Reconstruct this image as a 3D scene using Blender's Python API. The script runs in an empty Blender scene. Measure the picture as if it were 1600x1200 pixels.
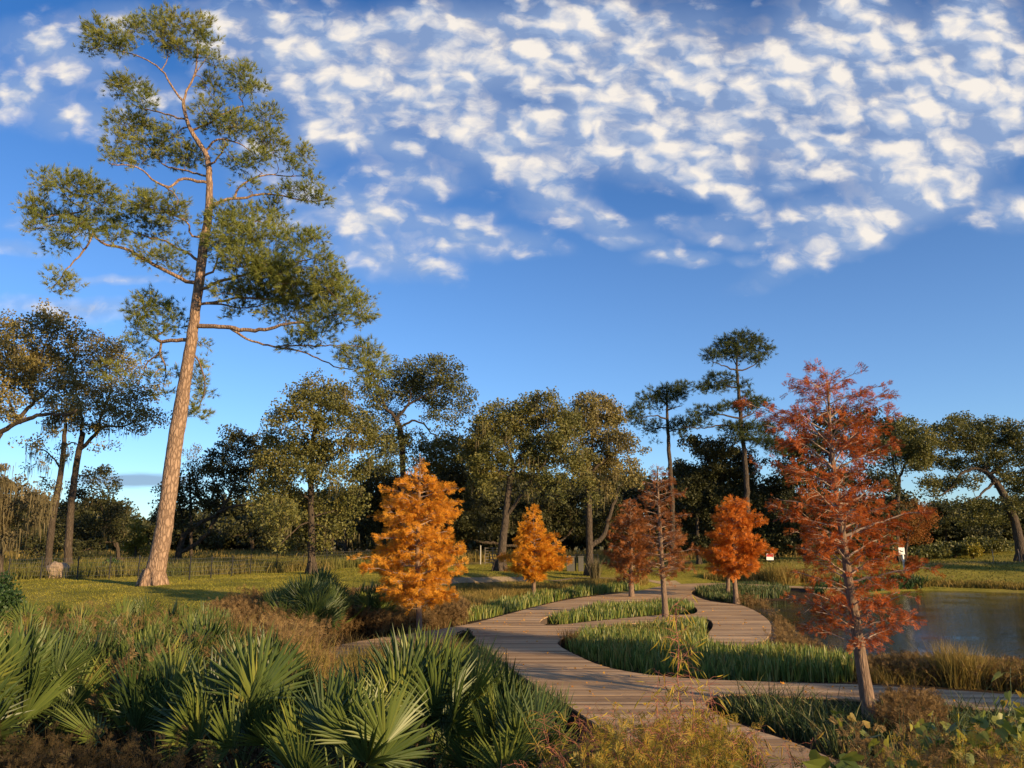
import bpy, math
import numpy as np
from math import radians as rad

# ------------------------------------------------------------------ camera, sky, sun
SC = bpy.context.scene
CZ, FPX, PITCH = 2.7, 1209.0, rad(11.46)
cam_d = bpy.data.cameras.new('camera'); cam = bpy.data.objects.new('camera', cam_d)
SC.collection.objects.link(cam); SC.camera = cam
cam.location = (0, 0, CZ); cam.rotation_euler = (rad(90) + PITCH, 0, 0)
cam_d.sensor_width = 36; cam_d.lens = FPX / 1600 * 36
cam_d.clip_start = 0.05; cam_d.clip_end = 6000
SUN_EL, SUN_TO = rad(14.0), (0.76, -0.65)      # direction towards the sun (behind, to the right)
SUN_STR, SKY_STR, EXPO = 5.0, 0.075, 0.72
SC.view_settings.view_transform = 'Standard'; SC.view_settings.look = 'None'
SC.view_settings.exposure = EXPO; SC.view_settings.gamma = 1
SC.render.engine = 'CYCLES'
SC.cycles.max_bounces = 6; SC.cycles.transparent_max_bounces = 6

def ray(px, py):
    dx = (px - 800) / FPX; dy = (600 - py) / FPX
    return np.array([dx, math.cos(PITCH) - dy * math.sin(PITCH), math.sin(PITCH) + dy * math.cos(PITCH)])
def P(px, py, D):
    d = ray(px, py); t = D / d[1]
    return np.array([d[0] * t, D, CZ + d[2] * t])
def GZ(px, py, z=0.0):
    d = ray(px, py); t = (z - CZ) / d[2]
    return np.array([d[0] * t, d[1] * t])

az = math.atan2(SUN_TO[0], SUN_TO[1])
sv = np.array([math.sin(az) * math.cos(SUN_EL), math.cos(az) * math.cos(SUN_EL), math.sin(SUN_EL)])
ld = bpy.data.lights.new('sun', 'SUN'); ld.energy = SUN_STR; ld.angle = rad(0.6); ld.color = (1.0, 0.72, 0.38)
lo = bpy.data.objects.new('sun', ld); SC.collection.objects.link(lo)
from mathutils import Vector, Matrix
lo.rotation_euler = Vector(sv).to_track_quat('Z', 'Y').to_euler(); lo.location = (20, -20, 30)

W = bpy.data.worlds.new('World'); SC.world = W; W.use_nodes = True
class NT:
    def __init__(s, tree): s.t = tree; s.n = tree.nodes; s.l = tree.links
    def new(s, kind, **kw):
        n = s.n.new(kind)
        for k, v in kw.items(): setattr(n, k, v)
        return n
    def put(s, sock, v):
        if isinstance(v, bpy.types.NodeSocket): s.l.new(v, sock)
        elif isinstance(v, (tuple, list)) and len(v) == 3 and len(sock.default_value) == 4: sock.default_value = (*v, 1)
        else: sock.default_value = v
    def math(s, op, a, b=None, c=None, clamp=False):
        n = s.new('ShaderNodeMath', operation=op, use_clamp=clamp); s.put(n.inputs[0], a)
        if b is not None: s.put(n.inputs[1], b)
        if c is not None: s.put(n.inputs[2], c)
        return n.outputs[0]
    def vm(s, op, a, b=None, out=0):
        n = s.new('ShaderNodeVectorMath', operation=op); s.put(n.inputs[0], a)
        if b is not None: s.put(n.inputs[1], b)
        return n.outputs[out]
    def comb(s, x, y, z=0.0):
        n = s.new('ShaderNodeCombineXYZ'); s.put(n.inputs[0], x); s.put(n.inputs[1], y); s.put(n.inputs[2], z); return n.outputs[0]
    def mr(s, v, a, b, c=0.0, d=1.0, kind='LINEAR'):
        n = s.new('ShaderNodeMapRange', interpolation_type=kind); s.put(n.inputs[0], v)
        for i, q in enumerate((a, b, c, d)): s.put(n.inputs[1 + i], q)
        return n.outputs[0]
    def mix(s, f, a, b, mode='MIX'):
        n = s.new('ShaderNodeMix', data_type='RGBA', blend_type=mode)
        s.put(n.inputs[0], f); s.put(n.inputs[6], a); s.put(n.inputs[7], b); return n.outputs[2]
    def noise(s, vec, scale, detail=4, rough=0.55, dist=0.0):
        n = s.new('ShaderNodeTexNoise'); s.put(n.inputs['Vector'], vec)
        s.put(n.inputs['Scale'], scale); s.put(n.inputs['Detail'], detail); s.put(n.inputs['Roughness'], rough); s.put(n.inputs['Distortion'], dist)
        return n.outputs[0]

# (cx, cy, rx, ry, turn in degrees, strength) of the clouds as seen from the path
CLOUDS = [(480,105,80,62,15,1.4),(545,160,48,36,30,.95),(85,80,70,34,10,1.0),(5,152,46,34,10,1.2),(130,188,66,28,5,.95),(345,60,40,55,-30,.5),
 (530,206,50,24,8,1.2),(620,226,36,18,0,.85),(760,85,150,48,8,1.1),(900,105,70,45,0,1.0),(930,28,60,36,0,1.0),(730,180,85,42,25,1.0),(640,276,66,24,8,1.0),
 (835,275,62,34,25,1.15),(890,318,50,18,20,.9),(905,342,75,18,10,.9),(972,371,46,11,5,.95),(745,379,90,16,6,.95),(620,402,62,22,10,.9),(565,350,60,30,20,.5),
 (600,325,70,22,10,.6),(690,345,60,14,0,.6),(985,215,95,45,5,1.05),(1050,262,60,24,5,.9),(1140,290,46,15,0,.95),(1238,292,28,11,-10,.85),(1245,222,46,17,0,1.05),
 (1352,246,64,24,0,1.1),(1165,320,36,14,0,.9),(1058,400,36,11,0,.95),(1160,402,24,8,0,.6),(1180,372,75,12,5,.75),(1290,345,66,26,0,1.0),(1340,365,130,22,-24,1.1),(1450,300,95,38,-25,1.15),
 (1582,330,52,24,0,1.1),(1500,215,95,42,-25,1.1),(1470,95,110,48,-42,1.2),(1395,150,80,60,-20,.95),(1200,120,100,55,-15,1.0),(1090,165,85,45,-10,.95),(1040,60,90,50,-20,1.0),
 (1290,50,100,55,-25,.9),(1575,85,50,90,-30,1.05),(1160,195,60,24,0,.9),(690,40,80,30,0,.8),(620,160,60,50,20,.45),(420,260,60,40,20,.35),(500,300,50,20,5,.5),
 (110,478,110,13,0,.9),(200,432,60,6,0,.5),(20,385,40,10,0,.5),(70,350,50,10,0,.3),(450,345,50,14,5,.5),(250,150,70,30,20,.4),(820,215,80,30,10,.8),
 (210,30,90,22,0,.5),(650,110,90,50,0,.7),(820,40,80,40,0,.8),(560,60,60,40,0,.5),(860,200,80,40,0,.8),(1020,130,70,60,0,.8),(1100,240,90,30,0,.7),(1380,70,80,50,-20,.9),(1540,160,60,60,0,.9),(1250,260,90,20,0,.5),(400,30,80,30,0,.5),(740,240,60,20,0,.6),(540,330,50,20,0,.5),(120,120,60,30,0,.4),(1420,270,90,40,-20,.7),(1110,345,60,12,0,.35),(480,225,40,30,10,.4),(1290,175,90,40,-15,.7)]
def sky():
    N = NT(W.node_tree); N.n.clear()
    tc = N.new('ShaderNodeTexCoord').outputs['Generated']
    sep = N.new('ShaderNodeSeparateXYZ'); N.l.new(tc, sep.inputs[0]); X, Y, Z = sep.outputs
    st = N.new('ShaderNodeTexSky', sky_type='NISHITA', sun_disc=False, sun_elevation=SUN_EL, sun_rotation=az)
    st.air_density = 1.0; st.dust_density = 0.0; st.ozone_density = 4.0
    hsv = N.new('ShaderNodeHueSaturation'); hsv.inputs['Saturation'].default_value = 1.12; N.l.new(st.outputs[0], hsv.inputs['Color'])
    base = N.mix(1.0, hsv.outputs[0], (0.93, 1.14, 1.42), 'MULTIPLY')
    air = N.mr(Z, 0.10, 0.52, 1.1, 0.0)                # pale air low down
    base = N.vm('ADD', base, N.comb(N.math('MULTIPLY', air, .92), air, N.math('MULTIPLY', air, .95)))
    zz = N.math('MAXIMUM', Z, 0.02)
    a, e = N.math('DIVIDE', X, N.math('MAXIMUM', Y, 0.05)), N.math('DIVIDE', Z, N.math('MAXIMUM', Y, 0.05))
    uv = N.comb(a, e)
    cu = N.comb(N.math('DIVIDE', X, zz), N.math('DIVIDE', Y, zz))
    wob = N.new('ShaderNodeTexNoise'); N.put(wob.inputs['Vector'], uv); wob.inputs['Scale'].default_value = 9; wob.inputs['Detail'].default_value = 4
    uvw = N.vm('ADD', uv, N.vm('MULTIPLY', N.vm('SUBTRACT', wob.outputs[1], (0.5, 0.5, 0.5)), (0.075, 0.05, 0)))
    tot = None
    for (cx, cy, rx, ry, rt, am) in CLOUDS:
        d = ray(cx, cy); c = (d[0] / d[1], d[2] / d[1])
        k = 1 / (FPX * d[1])
        mp = N.new('ShaderNodeMapping', vector_type='TEXTURE')
        N.l.new(uvw, mp.inputs[0]); mp.inputs[1].default_value = (c[0], c[1], 0); mp.inputs[2].default_value = (0, 0, rad(-rt))
        mp.inputs[3].default_value = (rx * k * 2.0, ry * k * 2.0, 1)
        m = N.mr(N.vm('LENGTH', mp.outputs[0], out=1), 0.0, 1.15, am * .72 + .36, 0.0, 'SMOOTHSTEP')
        tot = m if tot is None else N.math('ADD', N.math('MULTIPLY', N.math('MINIMUM', tot, m), 0.5), N.math('MAXIMUM', tot, m))
    front = N.mr(Y, 0.25, 0.45)
    other = N.mr(Z, 0.32, 0.5, 0.0, 0.62)
    mask = N.math('ADD', N.math('MULTIPLY', N.math('MULTIPLY', tot, 1.15), front), N.math('MULTIPLY', other, N.math('SUBTRACT', 1.0, front)))
    # puffs: on the sky in front they keep a round shape, elsewhere they lie on the cloud sheet
    pv = N.mix(front, cu, N.vm('MULTIPLY', N.comb(a, e), (2.3, 3.1, 1)))
    sm = N.new('ShaderNodeTexNoise'); N.put(sm.inputs['Vector'], pv); sm.inputs['Scale'].default_value = 8; sm.inputs['Detail'].default_value = 3
    pv = N.vm('ADD', pv, N.vm('MULTIPLY', N.vm('SUBTRACT', sm.outputs[1], (0.5, 0.5, 0.5)), (0.10, 0.10, 0)))
    def dens(vec):
        n1 = N.noise(vec, 5.0, 8, 0.6, 0.1)
        v = N.new('ShaderNodeTexVoronoi', feature='SMOOTH_F1'); N.put(v.inputs['Vector'], vec); v.inputs['Scale'].default_value = 8.5; v.inputs['Smoothness'].default_value = 0.45; v.inputs['Randomness'].default_value = 0.95
        v2 = N.new('ShaderNodeTexVoronoi', feature='F1'); N.put(v2.inputs['Vector'], vec); v2.inputs['Scale'].default_value = 22
        puff = N.math('ADD', N.math('MULTIPLY', N.math('SUBTRACT', 0.42, v.outputs['Distance']), 1.25), N.math('MULTIPLY', N.math('SUBTRACT', 0.4, v2.outputs['Distance']), 0.3))
        return N.math('ADD', N.math('MULTIPLY', N.math('SUBTRACT', n1, 0.5), 1.5), puff)
    q0 = dens(pv)
    q1 = dens(N.vm('ADD', pv, (0.03, 0.035, 0)))
    fine = N.math('MULTIPLY', N.math('SUBTRACT', N.noise(N.vm('MULTIPLY', pv, (1.0, 1.7, 1)), 24, 5, 0.65), 0.5), 0.7)
    s0 = N.math('ADD', N.math('ADD', N.math('MULTIPLY', N.math('MINIMUM', mask, 1.35), 0.95), q0), fine)
    alpha = N.mr(s0, 0.05, 1.45, 0, 0.97, 'SMOOTHSTEP')
    q2 = N.noise(pv, 3.0, 4, 0.5)
    thin = N.mr(N.math('ADD', N.math('MULTIPLY', mask, 0.8), N.math('MULTIPLY', q2, 0.6)), 0.35, 1.4, 0, 0.6)
    alpha = N.math('MULTIPLY', N.math('MAXIMUM', alpha, thin), N.mr(mask, 0.03, 0.3))
    lit = N.math('ADD', N.math('MULTIPLY', N.math('SUBTRACT', q0, q1), 1.5), N.mr(s0, 0.45, 2.1, 0.12, 0.8), clamp=True)
    # light on the cloud: cream where it faces the low sun, slate blue in its own shade
    ccol = N.mix(lit, (2.9, 3.8, 5.6), (7.9, 7.3, 6.6))
    col = N.mix(alpha, base, ccol)
    # a low bar of slate cloud near the horizon
    d = ray(212, 751); k = 1 / (FPX * d[1])
    bw = N.noise(N.vm('MULTIPLY', uv, (6, 60, 1)), 3, 3)
    mp = N.new('ShaderNodeMapping', vector_type='TEXTURE'); N.l.new(uv, mp.inputs[0]); mp.inputs[1].default_value = (d[0] / d[1], d[2] / d[1], 0); mp.inputs[3].default_value = (120 * k, 13 * k, 1)
    bar = N.math('MULTIPLY', N.mr(N.math('SUBTRACT', N.vm('LENGTH', mp.outputs[0], out=1), N.math('MULTIPLY', bw, 0.7)), 0.1, 0.8, 0.75, 0.0, 'SMOOTHSTEP'), front)
    col = N.mix(bar, col, (2.0, 2.7, 4.0))
    bg = N.new('ShaderNodeBackground'); N.l.new(col, bg.inputs[0]); bg.inputs[1].default_value = SKY_STR
    out = N.new('ShaderNodeOutputWorld'); N.l.new(bg.outputs[0], out.inputs[0])
    W.cycles.sampling_method = 'MANUAL'; W.cycles.sample_map_resolution = 512
sky()

# ------------------------------------------------------------------ helpers
R = np.random.RandomState(7)
def sst(a, b, x):
    t = np.clip((np.asarray(x, float) - a) / (b - a), 0, 1); return t * t * (3 - 2 * t)
def unit(v):
    v = np.asarray(v, float); return v / (np.linalg.norm(v, axis=-1, keepdims=True) + 1e-9)
class Acc:
    """collects faces for ONE mesh object"""
    def __init__(s): s.v = []; s.q = []; s.t = []; s.n = 0; s.mq = []; s.mt = []
    def add(s, V, Q=None, T=None, m=0):
        V = np.asarray(V, float).reshape(-1, 3)
        if Q is not None and len(Q): Q = np.asarray(Q, int).reshape(-1, 4) + s.n; s.q.append(Q); s.mq.append(np.full(len(Q), m))
        if T is not None and len(T): T = np.asarray(T, int).reshape(-1, 3) + s.n; s.t.append(T); s.mt.append(np.full(len(T), m))
        s.v.append(V); s.n += len(V)
    def tube(s, pts, rad_, sides=6, m=0, cap=True, wob=0.0):
        pts = np.asarray(pts, float); n = len(pts); rad_ = np.broadcast_to(np.asarray(rad_, float), (n,))
        tg = unit(np.gradient(pts, axis=0)); ref = np.array([0.31, 0.95, 0.05]) if abs(tg[0][2]) > 0.6 else np.array([0.05, 0.1, 1.0])
        a = unit(np.cross(tg, ref)); b = np.cross(tg, a)
        th = np.arange(sides) * 2 * np.pi / sides
        rr = rad_[:, None] * (1 + wob * (R.rand(n, sides) - 0.5)) if wob else np.repeat(rad_[:, None], sides, 1)
        V = pts[:, None] + (a[:, None] * np.cos(th)[None, :, None] + b[:, None] * np.sin(th)[None, :, None]) * rr[..., None]
        i = np.arange(n - 1)[:, None] * sides; j = np.arange(sides)[None]; j2 = (j + 1) % sides
        Q = np.stack([i + j, i + j2, i + sides + j2, i + sides + j], -1).reshape(-1, 4)
        T = []
        V = V.reshape(-1, 3)
        if cap:
            V = np.vstack([V, pts[-1] + tg[-1] * rad_[-1] * 0.5]); e = (n - 1) * sides
            T = [[e + k, e + (k + 1) % sides, n * sides] for k in range(sides)]
        s.add(V, Q, T, m)
    def box(s, c, d, m=0, rz=0.0, rx=0.0):
        V = np.array([[x, y, z] for x in (-.5, .5) for y in (-.5, .5) for z in (-.5, .5)]) * np.asarray(d)
        if rx: V = V @ np.array([[1, 0, 0], [0, math.cos(rx), math.sin(rx)], [0, -math.sin(rx), math.cos(rx)]])
        if rz: V = V @ np.array([[math.cos(rz), math.sin(rz), 0], [-math.sin(rz), math.cos(rz), 0], [0, 0, 1]])
        s.add(V + np.asarray(c), [[0, 1, 3, 2], [4, 6, 7, 5], [0, 4, 5, 1], [2, 3, 7, 6], [0, 2, 6, 4], [1, 5, 7, 3]], None, m)
    def inst(s, tv, tq, tt, pos, rot, sc, m=0):
        """many small copies of a leaf shape in this one mesh"""
        pos = np.asarray(pos); N = len(pos)
        if N == 0: return
        sc = np.broadcast_to(np.asarray(sc, float).reshape(-1, 1) if np.ndim(sc) < 2 else sc, (N, np.shape(sc)[1] if np.ndim(sc) == 2 else 1))
        V = np.einsum('nij,nkj->nki', rot, tv[None] * sc[:, None, :]) + pos[:, None]
        k = len(tv); off = (np.arange(N) * k)[:, None, None]
        s.add(V.reshape(-1, 3), (np.asarray(tq)[None] + off).reshape(-1, 4) if tq is not None else None,
              (np.asarray(tt)[None] + off).reshape(-1, 3) if tt is not None else None, m)
    def mesh(s, name, mats, smooth=False):
        me = bpy.data.meshes.new(name)
        V = np.concatenate(s.v); Q = np.concatenate(s.q) if s.q else np.zeros((0, 4), int); T = np.concatenate(s.t) if s.t else np.zeros((0, 3), int)
        me.vertices.add(len(V)); me.vertices.foreach_set('co', V.astype(np.float32).ravel())
        me.loops.add(len(Q) * 4 + len(T) * 3); me.polygons.add(len(Q) + len(T))
        me.loops.foreach_set('vertex_index', np.concatenate([Q.ravel(), T.ravel()]).astype(np.int32))
        st = np.concatenate([np.arange(len(Q)) * 4, len(Q) * 4 + np.arange(len(T)) * 3]).astype(np.int32)
        me.polygons.foreach_set('loop_start', st)
        me.polygons.foreach_set('material_index', np.concatenate((s.mq or [np.zeros(0, int)]) + (s.mt or [np.zeros(0, int)])).astype(np.int32))
        me.polygons.foreach_set('use_smooth', np.full(len(st), bool(smooth)))
        for mt in (mats if isinstance(mats, (list, tuple)) else [mats]): me.materials.append(mt)
        me.update(calc_edges=True)
        return me
    def obj(s, name, mats, parent=None, smooth=False):
        o = bpy.data.objects.new(name, s.mesh(name, mats, smooth)); SC.collection.objects.link(o)
        if parent is not None:
            o.parent = parent; o.matrix_parent_inverse = parent_inv(parent)
        return o
def parent_inv(p):
    return (Matrix.Translation(p.location) @ p.rotation_euler.to_matrix().to_4x4()).inverted()
def tag(o, label=None, cat=None, group=None, kind=None):
    for k, v in (('label', label), ('category', cat), ('group', group), ('kind', kind)):
        if v: o[k] = v
    return o
def thing(name, loc, label, cat, group=None, rz=0.0):
    o = bpy.data.objects.new(name, None); SC.collection.objects.link(o); o.location = [float(c) for c in loc]; o.rotation_euler = (0, 0, rz)
    o.empty_display_size = 0.2
    return tag(o, label, cat, group)
def rotm(zdir, spin=None, n=None):
    """rotation matrices taking +Z to zdir, spun at random"""
    z = unit(np.atleast_2d(zdir)); N = len(z)
    r = unit(R.randn(N, 3)); x = unit(np.cross(r, z)); y = np.cross(z, x)
    return np.stack([x, y, z], -1)
def yup(zdir, face):
    z = unit(np.atleast_2d(zdir)); x = unit(np.cross(np.broadcast_to(face, z.shape), z)); return np.stack([x, np.cross(z, x), z], -1)
def chaikin(p, k=1, closed=True):
    p = np.asarray(p, float)
    for _ in range(k):
        q = np.roll(p, -1, 0) if closed else p[1:]
        a = p if closed else p[:-1]
        p2 = np.empty((2 * len(a), p.shape[1])); p2[0::2] = a * .75 + q * .25; p2[1::2] = a * .25 + q * .75
        p = p2 if closed else np.vstack([p[:1], p2, p[-1:]])
    return p
def inpoly(pts, poly):
    x, y = pts[:, 0][:, None], pts[:, 1][:, None]; a = poly; b = np.roll(poly, -1, 0)
    c = ((a[None, :, 1] > y) != (b[None, :, 1] > y)) & (x < (b[None, :, 0] - a[None, :, 0]) * (y - a[None, :, 1]) / (b[None, :, 1] - a[None, :, 1] + 1e-12) + a[None, :, 0])
    return c.sum(1) % 2 == 1
def segdist(pts, poly):
    out = np.full(len(pts), 1e9); b = np.roll(poly, -1, 0)
    for i in range(len(poly)):
        d = b[i] - poly[i]; t = np.clip(((pts - poly[i]) @ d) / (d @ d + 1e-9), 0, 1)
        out = np.minimum(out, np.hypot(*(pts - poly[i] - t[:, None] * d).T))
    return out
def resample(p, step):
    p = np.asarray(p, float); L = np.r_[0, np.cumsum(np.linalg.norm(np.diff(p[:, :3], axis=0), axis=1))]
    n = max(2, int(L[-1] / step) + 1); u = np.linspace(0, L[-1], n)
    return np.stack([np.interp(u, L, p[:, k]) for k in range(p.shape[1])], -1)

# ------------------------------------------------------------------ materials
def mat(name):
    m = bpy.data.materials.new(name); m.use_nodes = True; N = NT(m.node_tree); N.n.clear()
    out = N.new('ShaderNodeOutputMaterial'); return m, N, out
def bsdf(N, out, col, rough=0.7, spec=0.3, bump=None, bstr=0.5, bdist=0.05, trans=0.0, tcol=None):
    b = N.new('ShaderNodeBsdfPrincipled'); N.put(b.inputs['Base Color'], col); N.put(b.inputs['Roughness'], rough); b.inputs['Specular IOR Level'].default_value = spec
    if bump is not None:
        bn = N.new('ShaderNodeBump'); bn.inputs['Strength'].default_value = bstr; bn.inputs['Distance'].default_value = bdist
        N.l.new(bump, bn.inputs['Height']); N.l.new(bn.outputs[0], b.inputs['Normal'])
    sh = b.outputs[0]
    if trans:
        t = N.new('ShaderNodeBsdfTranslucent'); N.put(t.inputs[0], tcol if tcol is not None else col)
        mx = N.new('ShaderNodeMixShader'); mx.inputs[0].default_value = trans; N.l.new(sh, mx.inputs[1]); N.l.new(t.outputs[0], mx.inputs[2]); sh = mx.outputs[0]
    N.l.new(sh, out.inputs[0])
def ramp(N, f, stops):
    r = N.new('ShaderNodeValToRGB'); N.put(r.inputs[0], f); e = r.color_ramp.elements
    e[0].position, e[0].color = stops[0][0], (*stops[0][1], 1); e[1].position, e[1].color = stops[-1][0], (*stops[-1][1], 1)
    for p, c in stops[1:-1]: q = e.new(p); q.color = (*c, 1)
    return r.outputs[0]
def leafmat(name, cols, trans=0.3, rough=0.5, spec=0.35, patch=0.5, pscale=0.6):
    m, N, out = mat(name)
    g = N.new('ShaderNodeNewGeometry'); ri = g.outputs['Random Per Island']
    nz = N.noise(g.outputs['Position'], pscale, 2)
    f = N.math('ADD', N.math('MULTIPLY', ri, 1 - patch), N.math('MULTIPLY', N.mr(nz, 0.3, 0.7), patch))
    n = len(cols); c = ramp(N, f, [(i / (n - 1), q) for i, q in enumerate(cols)])
    bsdf(N, out, c, rough, spec, trans=trans, tcol=N.mix(1.0, c, (1.15, 1.1, 0.7), 'MULTIPLY'))
    return m
def barkmat(name, dark, light, sc=(6, 6, 1.2), bd=0.04, plates=False):
    m, N, out = mat(name); g = N.new('ShaderNodeNewGeometry')
    v = N.vm('MULTIPLY', g.outputs['Position'], sc)
    w = N.new('ShaderNodeTexVoronoi', feature='DISTANCE_TO_EDGE'); N.put(w.inputs['Vector'], N.vm('ADD', v, N.vm('MULTIPLY', N.comb(N.noise(v, 2.0, 3), N.noise(v, 2.3, 3), N.noise(v, 1.7, 3)), (0.7, 0.7, 0.7)))); w.inputs['Scale'].default_value = 1.0
    edge = N.mr(w.outputs['Distance'], 0.0, 0.22 if plates else 0.35)
    n = N.noise(v, 3.0, 6, 0.65); big = N.noise(g.outputs['Position'], 0.7, 3)
    f = N.math('MULTIPLY', N.math('ADD', N.math('MULTIPLY', edge, 0.6), N.math('MULTIPLY', n, 0.55)), N.mr(big, 0.3, 0.7, 0.75, 1.05), clamp=True)
    c = N.mix(f, dark, light)
    bsdf(N, out, c, 0.9, 0.15, bump=N.math('ADD', edge, N.math('MULTIPLY', n, 0.5)), bstr=0.9, bdist=bd)
    return m
def plain(name, col, rough=0.7, var=0.3, sc=8, spec=0.3, bd=0.01):
    m, N, out = mat(name); g = N.new('ShaderNodeNewGeometry'); n = N.noise(g.outputs['Position'], sc, 5, 0.6)
    c = N.mix(n, tuple(x * (1 - var) for x in col), tuple(min(1, x * (1 + var)) for x in col)); bsdf(N, out, c, rough, spec, bump=n, bstr=0.4, bdist=bd); return m

M = {}
M['pine_bark'] = barkmat('pine_bark', (0.085, 0.05, 0.034), (0.42, 0.285, 0.195), (7.5, 7.5, 2.6), 0.03, True)
M['oak_bark'] = barkmat('oak_bark', (0.035, 0.026, 0.02), (0.13, 0.10, 0.075), (9, 9, 2.5), 0.04)
M['cyp_bark'] = barkmat('cypress_bark', (0.10, 0.065, 0.045), (0.32, 0.22, 0.155), (26, 26, 4), 0.01)
M['twig_grey'] = plain('grey_twig', (0.30, 0.22, 0.17), 0.85, .3, 20)
M['twig_dark'] = plain('dark_twig', (0.07, 0.05, 0.038), 0.9, .3, 10)
M['pine_twig'] = plain('pine_twig', (0.12, 0.08, 0.055), 0.9, .35, 12)
M['needle'] = leafmat('pine_needles', [(0.08, 0.115, 0.03), (0.16, 0.195, 0.045), (0.27, 0.28, 0.06), (0.35, 0.31, 0.08)], 0.25, 0.5, 0.3, 0.45, 0.5)
M['needle_far'] = leafmat('far_pine_needles', [(0.03, 0.05, 0.02), (0.065, 0.09, 0.03), (0.12, 0.135, 0.04)], 0.2, 0.55, 0.25)
M['oak_olive'] = leafmat('olive_oak_leaves', [(0.05, 0.058, 0.02), (0.11, 0.118, 0.034), (0.18, 0.165, 0.042), (0.26, 0.21, 0.055)], 0.28, 0.5, 0.35)
M['oak_brown'] = leafmat('bronze_oak_leaves', [(0.075, 0.07, 0.028), (0.16, 0.14, 0.045), (0.25, 0.20, 0.06), (0.34, 0.27, 0.11)], 0.25, 0.5, 0.4)
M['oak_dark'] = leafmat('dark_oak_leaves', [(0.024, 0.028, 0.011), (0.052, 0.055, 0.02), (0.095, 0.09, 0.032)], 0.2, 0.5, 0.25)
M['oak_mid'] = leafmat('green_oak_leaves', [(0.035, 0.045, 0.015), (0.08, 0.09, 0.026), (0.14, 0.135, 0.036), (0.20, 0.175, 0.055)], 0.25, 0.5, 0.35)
M['moss'] = leafmat('spanish_moss', [(0.09, 0.075, 0.04), (0.17, 0.14, 0.075), (0.25, 0.20, 0.12)], 0.3, 0.9, 0.1)
M['orange'] = leafmat('orange_cypress_leaves', [(0.36, 0.13, 0.014), (0.58, 0.24, 0.022), (0.68, 0.33, 0.035), (0.70, 0.42, 0.09)], 0.35, 0.6, 0.15, 0.5, 1.6)
M['amber'] = leafmat('amber_cypress_leaves', [(0.44, 0.17, 0.016), (0.64, 0.28, 0.024), (0.72, 0.38, 0.04)], 0.35, 0.6, 0.15, 0.5, 1.6)
M['copper'] = leafmat('copper_cypress_leaves', [(0.36, 0.10, 0.016), (0.58, 0.18, 0.024), (0.66, 0.26, 0.04)], 0.35, 0.6, 0.15, 0.5, 1.6)
M['rust'] = leafmat('rust_cypress_leaves', [(0.15, 0.05, 0.018), (0.27, 0.095, 0.028), (0.37, 0.15, 0.045)], 0.3, 0.65, 0.15, 0.5, 1.6)
M['red'] = leafmat('red_cypress_leaves', [(0.17, 0.03, 0.010), (0.32, 0.065, 0.014), (0.45, 0.12, 0.02), (0.52, 0.20, 0.05)], 0.35, 0.6, 0.2, 0.5, 2.2)
M['holly'] = leafmat('holly_leaves', [(0.012, 0.03, 0.01), (0.035, 0.07, 0.02), (0.07, 0.12, 0.03)], 0.2, 0.5, 0.3)
M['yellowleaf'] = leafmat('yellow_green_leaves', [(0.12, 0.12, 0.02), (0.24, 0.2, 0.03), (0.36, 0.26, 0.04)], 0.35, 0.5, 0.3)
M['autumn'] = leafmat('autumn_bush_leaves', [(0.10, 0.075, 0.02), (0.24, 0.12, 0.03), (0.42, 0.10, 0.025)], 0.3, 0.6, 0.2)
M['iris'] = leafmat('iris_blades', [(0.04, 0.075, 0.022), (0.11, 0.165, 0.035), (0.24, 0.27, 0.055), (0.42, 0.35, 0.12)], 0.35, 0.42, 0.4, 0.15, 1.2)
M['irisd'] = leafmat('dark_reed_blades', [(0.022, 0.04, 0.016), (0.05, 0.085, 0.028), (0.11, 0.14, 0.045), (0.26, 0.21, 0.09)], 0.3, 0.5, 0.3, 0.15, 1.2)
M['gold'] = leafmat('golden_grass', [(0.09, 0.09, 0.025), (0.19, 0.155, 0.04), (0.33, 0.23, 0.07), (0.42, 0.30, 0.12)], 0.35, 0.7, 0.15, 0.5, 0.7)
M['russet'] = leafmat('russet_grass', [(0.07, 0.045, 0.022), (0.15, 0.092, 0.042), (0.25, 0.16, 0.07), (0.38, 0.28, 0.13)], 0.3, 0.8, 0.1, 0.45, 1.2)
M['meadow'] = leafmat('meadow_grass', [(0.05, 0.065, 0.02), (0.11, 0.12, 0.03), (0.20, 0.17, 0.05), (0.28, 0.20, 0.08)], 0.3, 0.7, 0.15, 0.6, 0.25)
M['lawnb'] = leafmat('lawn_blades', [(0.12, 0.13, 0.02), (0.24, 0.22, 0.032), (0.38, 0.31, 0.06)], 0.3, 0.6, 0.2, 0.6, 0.35)
M['duff'] = leafmat('dark_undergrowth', [(0.02, 0.018, 0.01), (0.05, 0.04, 0.02), (0.09, 0.06, 0.03), (0.11, 0.10, 0.035)], 0.25, 0.8, 0.1)
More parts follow.
